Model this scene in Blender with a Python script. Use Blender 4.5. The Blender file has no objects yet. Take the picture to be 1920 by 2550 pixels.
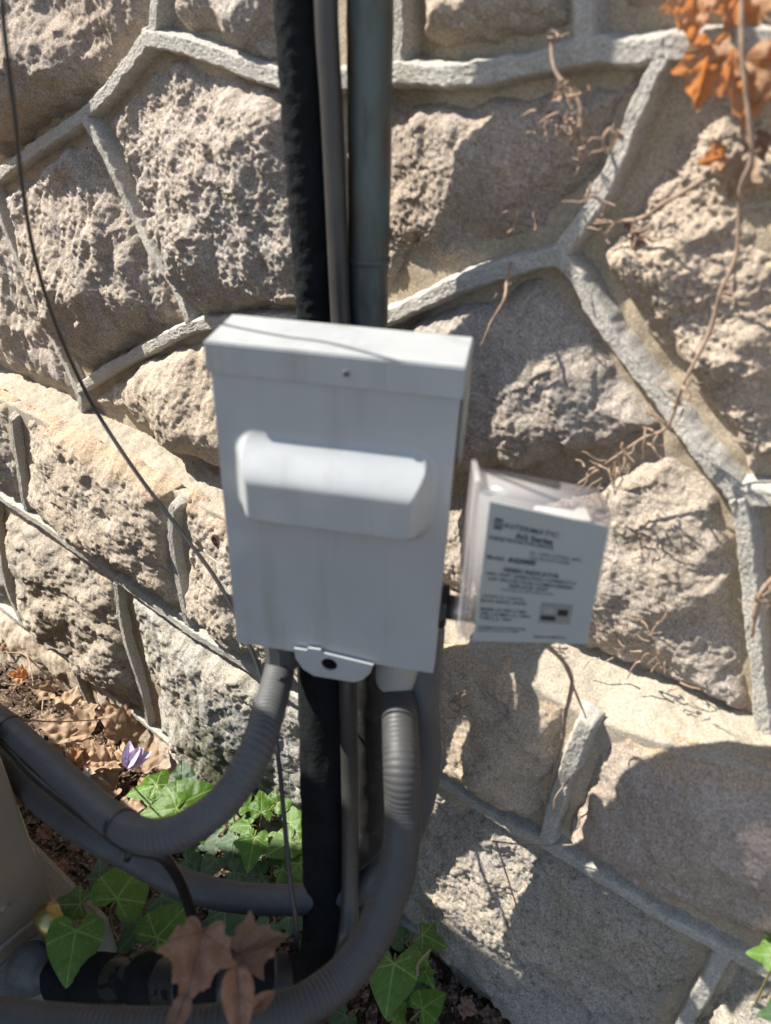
import bpy, bmesh, math, random
import numpy as np
from mathutils import Vector, Matrix, Euler

random.seed(7)
rng = np.random.default_rng(11)
SC = bpy.context.scene
COL = SC.collection
R_ = math.radians

# ------------------------------------------------------------------ camera
# the photo's lens: focal length 1850 px on a 1920 x 2550 frame, pitched 32 deg down, rolled 2.5 deg
F, CX, CY, CAMZ = 1850.0, 960.0, 1275.0, 1.0
_d = np.array([835 - CX, 4190 - CY, F]); _d /= np.linalg.norm(_d)
_up = -_d
_Y = np.array([0, 0, 1.0]) - _up * _up[2]; _Y /= np.linalg.norm(_Y)
_X = np.cross(_Y, _up)
RC = np.array([_X, _Y, _up])
CAM = np.array([0, 0, CAMZ])
cam_data = bpy.data.cameras.new('camera')
cam = bpy.data.objects.new('camera', cam_data); COL.objects.link(cam)
m = Matrix.Identity(4)
for i in range(3):
    m[i][0] = RC[i, 0]; m[i][1] = -RC[i, 1]; m[i][2] = -RC[i, 2]; m[i][3] = CAM[i]
cam.matrix_world = m
cam_data.sensor_fit = 'VERTICAL'; cam_data.sensor_height = 36.0
cam_data.lens = F / 2550 * 36.0
cam_data.clip_start = 0.02; cam_data.clip_end = 500
cam_data.dof.use_dof = True
cam_data.dof.focus_distance = 1.02
cam_data.dof.aperture_fstop = 6.3
SC.camera = cam

# wall frame: U runs along the wall to the near (right) end, N points out of the wall to the camera side
WY = R_(36)
U = np.array([math.cos(WY), -math.sin(WY), 0]); N = np.array([-math.sin(WY), -math.cos(WY), 0])
C_UP, C_PL = 0.50, 0.445          # camera-to-wall distance: upper wall bed, plinth bed
Z_LEDGE = 0.56

# ------------------------------------------------------------------ light
SUN_EL, SUN_PHI = R_(48), R_(27)
Lh = -U * math.cos(SUN_PHI) + N * math.sin(SUN_PHI)
L = np.array([Lh[0] * math.cos(SUN_EL), Lh[1] * math.cos(SUN_EL), math.sin(SUN_EL)])
world = bpy.data.worlds.new('World'); SC.world = world; world.use_nodes = True
nt = world.node_tree
sky = nt.nodes.new('ShaderNodeTexSky'); sky.sky_type = 'NISHITA'; sky.sun_disc = False
sky.sun_elevation = SUN_EL; sky.sun_rotation = math.atan2(L[0], L[1])
bg = nt.nodes['Background']; bg.inputs[1].default_value = 0.10
nt.links.new(sky.outputs[0], bg.inputs[0])
sun_d = bpy.data.lights.new('sun', 'SUN'); sun_d.energy = 5.0; sun_d.angle = R_(0.55); sun_d.color = (1, 0.95, 0.86)
sun = bpy.data.objects.new('sun', sun_d); COL.objects.link(sun)
sun.rotation_euler = Vector(L).to_track_quat('Z', 'Y').to_euler()
SC.view_settings.view_transform = 'Standard'; SC.view_settings.look = 'None'
SC.view_settings.exposure = 1.13; SC.view_settings.gamma = 1.0
SC.cycles.use_denoising = True; SC.cycles.max_bounces = 8; SC.cycles.transparent_max_bounces = 12; SC.cycles.caustics_reflective = False; SC.cycles.caustics_refractive = False

# ------------------------------------------------------------------ helpers: geometry
def ray(px, py):
    return RC @ np.array([(px - CX) / F, (py - CY) / F, 1.0])
def P(px, py, depth):
    return CAM + ray(px, py) * depth
def onz(px, py, z):
    r = ray(px, py); return CAM + r * ((z - CAMZ) / r[2])
def onwall(px, py, c):
    r = ray(px, py); return CAM + r * (-c / N.dot(r))
def uz(px, py, c):
    p = onwall(px, py, c); return np.array([p @ U, p[2]])
def wallpt(u, z, c):
    return U * u - N * c + np.array([0, 0, z])
def ov(pts):
    return [(x * 1.1525, y * 1.1525) for x, y in pts]

def _hash(ix, iy, seed):
    h = (ix.astype(np.int64) * 374761393 + iy.astype(np.int64) * 668265263 + seed * 1442695041) & 0x7fffffff
    h = ((h ^ (h >> 13)) * 1274126177) & 0x7fffffff
    return (h ^ (h >> 16)) & 0xffff
def perlin(x, y, seed=0):
    x0 = np.floor(x); y0 = np.floor(y); fx = x - x0; fy = y - y0
    ix = x0.astype(np.int64); iy = y0.astype(np.int64)
    sx = fx * fx * fx * (fx * (fx * 6 - 15) + 10); sy = fy * fy * fy * (fy * (fy * 6 - 15) + 10)
    def g(dx, dy):
        a = _hash(ix + dx, iy + dy, seed) * (2 * np.pi / 65536)
        return np.cos(a) * (fx - dx) + np.sin(a) * (fy - dy)
    a = g(0, 0); b = g(1, 0); c = g(0, 1); d = g(1, 1)
    return ((a + sx * (b - a)) * (1 - sy) + (c + sx * (d - c)) * sy) * 1.5
def fbm(x, y, seed=0, oct=4, gain=0.5):
    o = 0; a = 1.0; f = 1.0
    for i in range(oct):
        o = o + a * perlin(x * f + 17.3 * i, y * f - 9.1 * i, seed + i); a *= gain; f *= 2.03
    return o
def ridged(x, y, seed=0, oct=3):
    o = 0; a = 1.0; f = 1.0
    for i in range(oct):
        o = o + a * (1 - 2 * np.abs(perlin(x * f + 5.7 * i, y * f + 3.3 * i, seed + i))); a *= 0.5; f *= 2.1
    return o

def chips(x, y, seed=0):
    # broken-stone facets: every Worley cell is a small tilted plane of its own
    ix = np.floor(x); iy = np.floor(y); best = np.full(x.shape, 9.0); out = np.zeros(x.shape)
    for dx in (-1, 0, 1):
        for dy in (-1, 0, 1):
            cx_ = (ix + dx).astype(np.int64); cy_ = (iy + dy).astype(np.int64)
            h1 = _hash(cx_, cy_, seed) / 65536.0; h2 = _hash(cx_, cy_, seed + 7) / 65536.0
            ex = x - (ix + dx + h1); ey = y - (iy + dy + h2); d = ex * ex + ey * ey
            o = (_hash(cx_, cy_, seed + 13) / 32768.0 - 1) * 0.55 + 1.1 * ((_hash(cx_, cy_, seed + 17) / 32768.0 - 1) * ex + (_hash(cx_, cy_, seed + 19) / 32768.0 - 1) * ey)
            m_ = d < best; best = np.where(m_, d, best); out = np.where(m_, o, out)
    return out
def mesh_np(name, v, faces, smooth=True):
    me = bpy.data.meshes.new(name)
    v = np.asarray(v, dtype=np.float32); faces = np.asarray(faces, dtype=np.int32)
    k = faces.shape[1]
    me.vertices.add(len(v)); me.vertices.foreach_set('co', v.ravel())
    me.loops.add(faces.size); me.loops.foreach_set('vertex_index', faces.ravel())
    me.polygons.add(len(faces))
    me.polygons.foreach_set('loop_start', np.arange(0, faces.size, k, dtype=np.int32))
    me.polygons.foreach_set('loop_total', np.full(len(faces), k, dtype=np.int32))
    me.update(calc_edges=True); me.validate()
    if smooth: me.polygons.foreach_set('use_smooth', np.ones(len(me.polygons), dtype=bool))
    return me
def attr(me, name, vals):
    a = me.attributes.new(name, 'FLOAT', 'POINT'); a.data.foreach_set('value', np.asarray(vals, dtype=np.float32))
def grid_faces(nu, nv, wrap=False):
    i = np.arange(nu - 1)[:, None]
    if wrap:
        j = np.arange(nv)[None, :]; j2 = (j + 1) % nv
    else:
        j = np.arange(nv - 1)[None, :]; j2 = j + 1
    a = i * nv + j; b = i * nv + j2; c = (i + 1) * nv + j2; d = (i + 1) * nv + j
    return np.stack([a, b, c, d], -1).reshape(-1, 4)
def obj(name, me, mat, parent=None, loc=None):
    o = bpy.data.objects.new(name, me); COL.objects.link(o)
    if mat is not None and me is not None and not me.materials: me.materials.append(mat)
    if parent is not None: o.parent = parent
    if loc is not None: o.location = Vector(loc)
    return o
def empty(name, loc=(0, 0, 0), rot=(0, 0, 0)):
    o = bpy.data.objects.new(name, None); COL.objects.link(o); o.location = Vector(loc); o.rotation_euler = rot
    o.empty_display_size = 0.02
    return o
def tag(o, label, cat, group=None, kind=None):
    o['label'] = label; o['category'] = cat
    if group: o['group'] = group
    if kind: o['kind'] = kind
    return o
def bm_mesh(name, bm, smooth=False):
    me = bpy.data.meshes.new(name); bmesh.ops.recalc_face_normals(bm, faces=bm.faces); bm.to_mesh(me); bm.free()
    if smooth:
        for p in me.polygons: p.use_smooth = True
    return me
def box_bm(x0, x1, y0, y1, z0, z1, bev=0.0, seg=2, bm=None):
    own = bm is None
    if own: bm = bmesh.new()
    r = bmesh.ops.create_cube(bm, size=1.0)
    for v in r['verts']:
        v.co = Vector(((x0 + x1) / 2 + v.co.x * (x1 - x0), (y0 + y1) / 2 + v.co.y * (y1 - y0), (z0 + z1) / 2 + v.co.z * (z1 - z0)))
    if bev > 0:
        es = {e for v in r['verts'] for e in v.link_edges}
        bmesh.ops.bevel(bm, geom=list(es), offset=bev, segments=seg, affect='EDGES', profile=0.5)
    return bm
def cyl_bm(p0, p1, r0, r1=None, seg=32, bev=0.0):
    bm = bmesh.new(); r1 = r0 if r1 is None else r1
    p0 = Vector(p0); p1 = Vector(p1); d = p1 - p0
    r = bmesh.ops.create_cone(bm, cap_ends=True, segments=seg, radius1=r0, radius2=r1, depth=d.length)
    if bev > 0:
        es = [e for e in bm.edges if any(len(f.verts) > 4 for f in e.link_faces)]
        bmesh.ops.bevel(bm, geom=es, offset=bev, segments=2, affect='EDGES')
    M = d.to_track_quat('Z', 'Y').to_matrix().to_4x4(); M.translation = (p0 + p1) / 2
    bm.transform(M); return bm
def spline(pts, n):
    p = np.array(pts, float); k = len(p)
    p = np.vstack([2 * p[0] - p[1], p, 2 * p[-1] - p[-2]])
    out = []
    per = max(2, n // (k - 1))
    for i in range(1, k):
        p0, p1, p2, p3 = p[i - 1], p[i], p[i + 1], p[i + 2]
        for t in np.linspace(0, 1, per, endpoint=False):
            out.append(0.5 * ((2 * p1) + (-p0 + p2) * t + (2 * p0 - 5 * p1 + 4 * p2 - p3) * t * t + (-p0 + 3 * p1 - 3 * p2 + p3) * t ** 3))
    out.append(p[-2])
    return np.array(out)
def resample(path, step):
    d = np.r_[0, np.cumsum(np.linalg.norm(np.diff(path, axis=0), axis=1))]
    n = max(3, int(d[-1] / step) + 1)
    s = np.linspace(0, d[-1], n)
    return np.stack([np.interp(s, d, path[:, k]) for k in range(path.shape[1])], 1), s
def frames(path):
    t = np.gradient(path, axis=0); t /= np.linalg.norm(t, axis=1)[:, None]
    a = np.array([0, 0, 1.0]) if abs(t[0][2]) < 0.9 else np.array([1.0, 0, 0])
    nrm = np.cross(t[0], a); nrm /= np.linalg.norm(nrm); ns = [nrm]
    for i in range(1, len(t)):
        v = ns[-1] - t[i] * (ns[-1] @ t[i]); ns.append(v / np.linalg.norm(v))
    ns = np.array(ns); return t, ns, np.cross(t, ns)
def tube_mesh(name, pts, radius, step=0.004, seg=20, profile=None, smooth_path=True, n=400, caps=True):
    path = spline(pts, n) if smooth_path and len(pts) > 2 else np.array(pts, float)
    path, s = resample(path, step)
    t, a, b = frames(path)
    th = np.linspace(0, 2 * np.pi, seg, endpoint=False)
    r = radius if np.ndim(radius) else np.full(len(s), radius)
    if np.ndim(radius): r = np.interp(np.linspace(0, 1, len(s)), np.linspace(0, 1, len(radius)), radius)
    rr = r[:, None] * np.ones((1, seg))
    if profile is not None: rr = rr + profile(s[:, None] * np.ones((1, seg)), th[None, :] * np.ones((len(s), 1)))
    v = path[:, None, :] + rr[..., None] * (np.cos(th)[None, :, None] * a[:, None, :] + np.sin(th)[None, :, None] * b[:, None, :])
    f = grid_faces(len(s), seg, wrap=True)
    v = v.reshape(-1, 3)
    if caps:
        k = len(v); v = np.vstack([v, path[0], path[-1]])
        j = np.arange(seg); j2 = (j + 1) % seg; o = (len(s) - 1) * seg
        f = np.vstack([f, np.stack([j2, j, np.full(seg, k), np.full(seg, k)], 1), np.stack([o + j, o + j2, np.full(seg, k + 1), np.full(seg, k + 1)], 1)])
        # make the cap quads proper triangles by splitting them into a second mesh pass
        q = f[:-2 * seg]; tri = f[-2 * seg:, :3]
        me = bpy.data.meshes.new(name)
        me.from_pydata([tuple(x) for x in v], [], [tuple(x) for x in q] + [tuple(x) for x in tri])
        me.polygons.foreach_set('use_smooth', np.ones(len(me.polygons), dtype=bool)); me.update()
        return me
    return mesh_np(name, v, f)

# ------------------------------------------------------------------ helpers: materials
class MT:
    def __init__(self, name, rough=0.7, metallic=0.0, spec=0.5):
        self.m = bpy.data.materials.new(name); self.m.use_nodes = True
        self.t = self.m.node_tree; self.b = self.t.nodes['Principled BSDF']; self.out = self.t.nodes['Material Output']
        self.b.inputs['Roughness'].default_value = rough; self.b.inputs['Metallic'].default_value = metallic
        self.b.inputs['Specular IOR Level'].default_value = spec
        self.co = self.t.nodes.new('ShaderNodeTexCoord').outputs['Object']
        self.info = self.t.nodes.new('ShaderNodeObjectInfo')
    def n(self, kind, **kw):
        nd = self.t.nodes.new(kind)
        for k, v in kw.items(): setattr(nd, k, v)
        return nd
    def link(self, a, b): self.t.links.new(a, b)
    def coords(self, scale=(1, 1, 1), rnd=True):
        mp = self.n('ShaderNodeMapping'); mp.inputs['Scale'].default_value = scale
        self.link(self.co, mp.inputs['Vector'])
        if rnd:
            mu = self.n('ShaderNodeMath', operation='MULTIPLY'); mu.inputs[1].default_value = 37.0
            self.link(self.info.outputs['Random'], mu.inputs[0])
            cb = self.n('ShaderNodeCombineXYZ')
            for i in range(3): self.link(mu.outputs[0], cb.inputs[i])
            self.link(cb.outputs[0], mp.inputs['Location'])
        return mp.outputs[0]
    def noise(self, scale, detail=4, rough=0.55, co=None, dist=0.0):
        nd = self.n('ShaderNodeTexNoise'); nd.inputs['Scale'].default_value = scale
        nd.inputs['Detail'].default_value = detail; nd.inputs['Roughness'].default_value = rough; nd.inputs['Distortion'].default_value = dist
        self.link(co if co is not None else self.coords(), nd.inputs['Vector']); return nd.outputs['Fac']
    def ramp(self, fac, stops):
        nd = self.n('ShaderNodeValToRGB'); e = nd.color_ramp.elements
        while len(e) < len(stops): e.new(0.5)
        for k, (p, c) in zip(e, stops):
            k.position = p; k.color = c if len(c) == 4 else (*c, 1)
        self.link(fac, nd.inputs[0]); return nd.outputs[0]
    def mix(self, fac, a, b, mode='MIX'):
        nd = self.n('ShaderNodeMix', data_type='RGBA', blend_type=mode)
        def put(sock, v):
            if isinstance(v, (int, float)): sock.default_value = v
            elif isinstance(v, tuple): sock.default_value = (*v, 1) if len(v) == 3 else v
            else: self.link(v, sock)
        put(nd.inputs[0], fac); put(nd.inputs[6], a); put(nd.inputs[7], b); return nd.outputs[2]
    def attribute(self, name):
        nd = self.n('ShaderNodeAttribute'); nd.attribute_name = name; return nd.outputs['Fac']
    def color(self, c):
        s = self.b.inputs['Base Color']
        if isinstance(c, tuple): s.default_value = (*c, 1)
        else: self.link(c, s)
    def bump(self, fac, strength=0.5, dist=0.001, prev=None):
        nd = self.n('ShaderNodeBump'); nd.inputs['Strength'].default_value = strength; nd.inputs['Distance'].default_value = dist
        self.link(fac, nd.inputs['Height'])
        if prev is not None: self.link(prev, nd.inputs['Normal'])
        self.link(nd.outputs[0], self.b.inputs['Normal']); return nd.outputs[0]
BW = lambda a, b: [(a, (0, 0, 0)), (b, (1, 1, 1))]

def stone_material(name, c1, c2, dark, lichen, tintcol, dark_amt=0.5):
    t = MT(name, rough=0.9, spec=0.25)
    big = t.noise(9, 3); mid = t.noise(45, 4, 0.6); fine = t.noise(260, 4, 0.75); grain = t.noise(650, 4, 0.75)
    col = t.mix(t.ramp(big, BW(0.35, 0.65)), c1, c2)
    # each stone its own cast
    rc = t.ramp(t.info.outputs['Random'], [(0, (0.86, 0.80, 0.76)), (0.35, (1.0, 0.98, 0.95)), (0.7, (0.93, 0.95, 0.98)), (1, (1.08, 1.0, 0.9))])
    col = t.mix(1.0, col, rc, 'MULTIPLY')
    col = t.mix(t.ramp(mid, [(0.30, (0.7, 0.7, 0.7)), (0.62, (0, 0, 0))]), col, dark)
    col = t.mix(t.ramp(t.noise(130, 4, 0.7), [(0.56, (0, 0, 0)), (0.68, (dark_amt,) * 3)]), col, lichen)
    col = t.mix(t.attribute('tint'), col, tintcol)
    g = t.ramp(fine, [(0.3, (0.80, 0.79, 0.78)), (0.7, (1.20, 1.19, 1.17))])
    col = t.mix(1.0, col, g, 'MULTIPLY')
    g2 = t.ramp(grain, [(0.34, (0.50, 0.49, 0.49)), (0.5, (1.02, 1.02, 1.02)), (0.66, (1.50, 1.47, 1.43))])
    col = t.mix(1.0, col, g2, 'MULTIPLY')
    gr = t.mix(t.attribute('moss'), col, (0.055, 0.06, 0.022))
    t.color(gr)
    b = t.bump(fine, 0.8, 0.0026); t.bump(grain, 0.9, 0.0022, b)
    return t.m
M_ST_UP = stone_material('stone_tan_grey', (0.55, 0.475, 0.395), (0.49, 0.445, 0.40), (0.43, 0.355, 0.28), (0.21, 0.195, 0.185), (0.55, 0.44, 0.33), 0.35)
M_ST_BUFF = stone_material('stone_buff', (0.57, 0.485, 0.385), (0.51, 0.455, 0.385), (0.45, 0.365, 0.275), (0.18, 0.165, 0.155), (0.50, 0.385, 0.275), 0.5)
M_ST_GREY = stone_material('stone_grey_lichen', (0.55, 0.50, 0.41), (0.48, 0.465, 0.435), (0.42, 0.36, 0.285), (0.09, 0.09, 0.095), (0.60, 0.45, 0.30), 0.8)
M_ST_SMOOTH = stone_material('stone_warm_smooth', (0.52, 0.45, 0.38), (0.56, 0.52, 0.48), (0.42, 0.35, 0.28), (0.52, 0.50, 0.50), (0.5, 0.38, 0.25), 0.35)

def mortar_material(name, c1, c2, bumpd=0.0009):
    t = MT(name, rough=0.95, spec=0.2)
    a = t.noise(22, 4); f = t.noise(520, 3, 0.7); g = t.noise(900, 3, 0.7)
    col = t.mix(t.ramp(a, BW(0.3, 0.7)), c1, c2)
    col = t.mix(1.0, col, t.ramp(f, [(0.32, (0.66, 0.66, 0.66)), (0.68, (1.30, 1.29, 1.27))]), 'MULTIPLY')
    t.color(col); b = t.bump(f, 0.7, bumpd); t.bump(g, 0.5, bumpd * 0.5, b)
    return t.m
M_BED = mortar_material('mortar_bed_tan', (0.34, 0.28, 0.20), (0.43, 0.36, 0.27))
M_BEAD = mortar_material('mortar_bead_grey', (0.42, 0.395, 0.35), (0.50, 0.47, 0.42), 0.0026)
M_BEAD2 = mortar_material('mortar_bead_greenish', (0.35, 0.335, 0.295), (0.43, 0.41, 0.365))
M_LEDGE = mortar_material('mortar_ledge_buff', (0.33, 0.29, 0.23), (0.40, 0.35, 0.28), 0.0016)

# ------------------------------------------------------------------ ground
def ground_z(x, y):
    nn = -(x * N[0] + y * N[1]); uu = x * U[0] + y * U[1]
    z = 0.015 + 0.045 * np.clip((uu + 0.6) / 0.7, -1.2, 1.4)
    s = np.clip((0.40 - nn) / 0.26, 0, 1); s = s * s * (3 - 2 * s)
    return z + 0.075 * s
t = MT('soil', rough=1.0, spec=0.15)
a = t.noise(18, 5, 0.65, t.coords(rnd=False)); f = t.noise(160, 4, 0.7, t.coords(rnd=False))
col = t.mix(t.ramp(a, BW(0.3, 0.7)), (0.055, 0.036, 0.024), (0.12, 0.08, 0.052))
col = t.mix(t.ramp(f, [(0.55, (0, 0, 0)), (0.72, (0.8, 0.8, 0.8))]), col, (0.24, 0.165, 0.11))
t.color(col); t.bump(f, 0.9, 0.006)
M_SOIL = t.m
def axis_steps(lo, hi, step, far):
    a = list(np.arange(lo, hi + step, step)); s = step
    while a[-1] < far: s *= 1.5; a.append(a[-1] + s)
    s = step
    while a[0] > -far: s *= 1.5; a.insert(0, a[0] - s)
    return np.array(a)
gx = axis_steps(-1.3, 0.35, 0.006, 120); gy = axis_steps(0.05, 1.35, 0.006, 120)
GX, GY = np.meshgrid(gx, gy, indexing='ij')
near = np.exp(-((GX + 0.3) ** 2 + (GY - 0.6) ** 2) / 4)
GZ = ground_z(GX, GY) * near + near * (0.010 * fbm(GX * 14, GY * 14, 3, 4) + 0.004 * fbm(GX * 90, GY * 90, 5, 2))
g = obj('ground', mesh_np('ground', np.stack([GX, GY, GZ], -1).reshape(-1, 3), grid_faces(len(gx), len(gy))), M_SOIL); g['kind'] = 'structure'
def gz(x, y): return float(ground_z(np.array(x), np.array(y)))

# unseen pale gravel sheet behind the camera, added to bounce light onto the box front
t = MT('bounce_gravel', rough=1.0, spec=0.15)
t.color(t.ramp(t.noise(60, 4, 0.7, t.coords(rnd=False)), [(0.3, (0.26, 0.24, 0.21)), (0.7, (0.42, 0.39, 0.34))])); t.bump(t.noise(90, 3, 0.7, t.coords(rnd=False)), 0.8, 0.01)
yu = np.linspace(-14, 14, 57); yn = np.linspace(0.95, 16, 31)
YU, YN = np.meshgrid(yu, yn, indexing='ij')
YN[:, 0] += 0.12 * perlin(yu * 0.7, yu * 0, 5)
YV = YU[..., None] * U + YN[..., None] * N; YV[..., 2] = 0.035 + 0.02 * fbm(YU * 0.6, YN * 0.6, 9, 2)
g2 = obj('added_bounce_yard', mesh_np('added_bounce_yard', YV.reshape(-1, 3), grid_faces(len(yu), len(yn))), t.m); g2['kind'] = 'structure'

# ------------------------------------------------------------------ stone wall
WALL = empty('stone_wall', wallpt(-0.5, 0.0, C_UP))
tag(WALL, 'rough tan rubble stone wall with raised grey mortar ribs and a stepped-out base', 'wall')
WL = np.array(WALL.location)

def wall_obj(name, u, z, h, faces, c, mat, attrs=None):
    v = u[:, None] * U + z[:, None] * np.array([0, 0, 1.0]) + (h - c)[:, None] * N
    cen = v.mean(0)
    me = mesh_np(name, v - cen, faces)
    if attrs:
        for k, val in attrs.items(): attr(me, k, val)
    return obj(name, me, mat, WALL, cen - WL)

def poly_sd(pu, pz, poly):
    poly = np.asarray(poly); d = np.full(pu.shape, 1e9); inside = np.zeros(pu.shape, bool)
    k = len(poly)
    for i in range(k):
        a = poly[i]; b = poly[(i + 1) % k]; e = b - a; L2 = e @ e + 1e-12
        t_ = np.clip(((pu - a[0]) * e[0] + (pz - a[1]) * e[1]) / L2, 0, 1)
        dd = np.hypot(pu - a[0] - t_ * e[0], pz - a[1] - t_ * e[1]); d = np.minimum(d, dd)
        cond = ((a[1] > pz) != (b[1] > pz)) & (pu < (b[0] - a[0]) * (pz - a[1]) / (b[1] - a[1] + 1e-12) + a[0])
        inside ^= cond
    return np.where(inside, d, -d)

stone_count = [0]
def stone(poly, c, H, mat, rough=1.0, gap=0.007, res=None, edge=0.009, flute=0.0, top_tint=None, moss=None, seed=None, facets=5, slope=0.35, edge_noise=0.006, lean=None):
    """one rubble stone: polygon in (u,z), a chiselled height field that sinks into the mortar bed at its edge"""
    stone_count[0] += 1
    sd_ = seed if seed is not None else 100 + stone_count[0] * 13
    r = np.random.default_rng(sd_)
    poly = np.asarray(poly, float)
    lo = poly.min(0) - 0.004; hi = poly.max(0) + 0.004
    cen = poly.mean(0)
    if res is None:
        w = wallpt(cen[0], cen[1], c) - CAM; dep = (RC.T @ w)[2]
        res = max(0.0011, dep * 2.49 / F * 1.6)
    us = np.arange(lo[0], hi[0] + res, res); zs = np.arange(lo[1], hi[1] + res, res)
    PU, PZ = np.meshgrid(us, zs, indexing='ij')
    sd = poly_sd(PU, PZ, poly) - gap
    sd = sd + edge_noise * fbm(PU * 28, PZ * 28, sd_, 3)
    size = math.sqrt((hi[0] - lo[0]) * (hi[1] - lo[1]))
    # chiselled planes
    hf = np.full(PU.shape, 1e9)
    wob = 0.012 * fbm(PU * 16, PZ * 16, sd_ + 40, 3)
    for k in range(facets):
        ang = 2 * np.pi * (k + r.random()) / facets
        sl = slope * (0.4 + 0.9 * r.random())
        gdir = np.array([math.cos(ang), math.sin(ang)])
        p0 = cen + gdir * size * (0.05 + 0.28 * r.random())
        hf = np.minimum(hf, H * (0.92 + 0.16 * r.random()) - sl * ((PU - p0[0]) * gdir[0] + (PZ - p0[1]) * gdir[1] + wob * (1.0 if rough > 0.5 else 0.5)))
    lean_top = 1.0
    if lean is None: lean = 0.14 if c < 0.47 else 0.13
    dz_ = cen[1] - PZ
    hf = np.maximum(hf + lean * (dz_ if c > 0.47 else np.maximum(dz_, -0.015)), H * 0.30)
    s = np.clip(sd / edge, -0.8, 40)
    prof = 1 - np.exp(-np.maximum(s, 0))
    h = -0.006 + (hf + 0.006) * prof + np.where(s < 0, s * 0.02, 0)
    # relief, fading into the edge
    m_ = np.clip(sd / 0.012, 0, 1)
    ang = r.random() * np.pi
    ca, sa = math.cos(ang), math.sin(ang)
    A = (PU * ca + PZ * sa); B = (-PU * sa + PZ * ca)
    wx = PU + 0.006 * fbm(PU * 45, PZ * 45, sd_ + 50, 2); wz = PZ + 0.006 * fbm(PU * 45 + 31, PZ * 45, sd_ + 51, 2)
    wa = wx * ca + wz * sa; wb = -wx * sa + wz * ca
    h = h + m_ * rough * (0.0018 * ridged(A * 19, B * 24, sd_ + 1, 3) * 0.6
                          + 0.0023 * chips(wa * 21, wb * 36, sd_ + 2)
                          + 0.0010 * chips(wa * 75, wb * 95, sd_ + 3)
                          + 0.0010 * fbm(PU * 60, PZ * 60, sd_ + 2, 2)
                          + 0.0011 * fbm(PU * 200, PZ * 200, sd_ + 5, 3, 0.8))
    cr = fbm(A * 8 + 3, B * 13, sd_ + 14, 3)
    h = h + m_ * (0.35 + 0.65 * rough) * (0.0040 * np.tanh(4.5 * cr) + 0.0013 * np.tanh(6 * fbm(A * 24, B * 30, sd_ + 15, 2)))
    pit = fbm(PU * 230, PZ * 230, sd_ + 8, 2, 0.6)
    patch = np.clip(0.5 + 1.3 * fbm(PU * 22, PZ * 22, sd_ + 9, 2), 0, 1)
    h = h + m_ * rough * (0.0009 * pit - 0.0009 * patch * np.clip(-pit - 0.05, 0, 1))
    if flute > 0:
        fl = ridged(PU * 55 + 1.2 * fbm(PU * 12, PZ * 12, sd_ + 3, 2), PZ * 12, sd_ + 4, 2)
        h = h + m_ * flute * 0.0035 * fl
    if rough < 0.6:
        h = h + m_ * 0.0045 * fbm(PU * 15, PZ * 15, sd_ + 21, 3)
    keep = h > -0.0075
    fc = grid_faces(len(us), len(zs))
    kf = keep.ravel()
    fc = fc[kf[fc].any(1)]
    used = np.unique(fc); remap = np.full(PU.size, -1); remap[used] = np.arange(len(used)); fc = remap[fc]
    uu = PU.ravel()[used]; zz = PZ.ravel()[used]; hh = h.ravel()[used]
    tint = np.zeros(len(used)); ms = np.zeros(len(used))
    if top_tint is not None:
        # clean-dressed bed face along the stone's top edge
        te = np.asarray(top_tint); zt = np.interp(uu, te[:, 0], te[:, 1])
        tint = np.clip(1.15 - (zt - zz) / 0.022 + 0.35 * fbm(uu * 40, zz * 40, sd_ + 31, 3), 0, 1)
    if moss is not None:
        (mu, mz, mr, amt) = moss
        dd = np.hypot((uu - mu), (zz - mz) * 1.0) / mr
        ms = np.clip(amt * (1.3 - dd + 0.6 * fbm(uu * 60, zz * 60, sd_ + 32, 3)), 0, 0.9)
    return wall_obj('stone', uu, zz, hh, fc[:, ::-1] if True else fc, c, mat, {'tint': tint, 'moss': ms})

def pxpoly(pts, c): return np.array([uz(x, y, c) for x, y in pts])

# --- upper wall stones (outlines traced along the mortar ribs of the photo, in frame pixels of the 1666 px overview)
up = lambda pts: pxpoly(ov(pts), C_UP)
ZL = Z_LEDGE
stone(up([(-260, -190), (372, -190), (356, 30), (342, 75), (200, 238), (-10, 378), (-260, 540)]), C_UP, 0.028, M_ST_UP, 0.8, flute=0.4, edge=0.012, seed=901)
stone(up([(366, -170), (700, -170), (690, 175), (600, 158), (480, 112), (372, 76)]), C_UP, 0.025, M_ST_UP, 0.6, edge=0.012, seed=902)
stone(up([(346, 92), (480, 128), (605, 168), (760, 185), (780, 660), (640, 682), (438, 690), (330, 490), (222, 255)]), C_UP, 0.030, M_ST_UP, 1.25, edge=0.012, seed=903, slope=0.3)
stone(up([(208, 258), (312, 480), (424, 690), (330, 748), (198, 822), (70, 560), (10, 400)]), C_UP, 0.030, M_ST_UP, 1.1, flute=0.9, edge=0.012, seed=904)
stone(up([(-10, 430), (60, 575), (182, 835), (176, 872), (-20, 782), (-330, 690), (-330, 590)]), C_UP, 0.025, M_ST_UP, 0.9, flute=0.6, edge=0.012, seed=905, lean=0.08)
stone(up([(202, 838), (330, 762), (440, 706), (640, 694), (745, 690), (760, 1130), (640, 1085), (480, 1012), (330, 940), (205, 876)]), C_UP, 0.030, M_ST_BUFF, 0.75, flute=0.5, edge=0.012, seed=906, lean=0.06)
stone(up([(800, 176), (1000, 178), (1150, 160), (1290, 132), (1452, 128), (1300, 420), (1205, 530), (1000, 600), (830, 672), (795, 660)]), C_UP, 0.018, M_ST_UP, 0.75, edge=0.012, seed=907, gap=0.010, slope=0.18, lean=-0.10)
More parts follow.
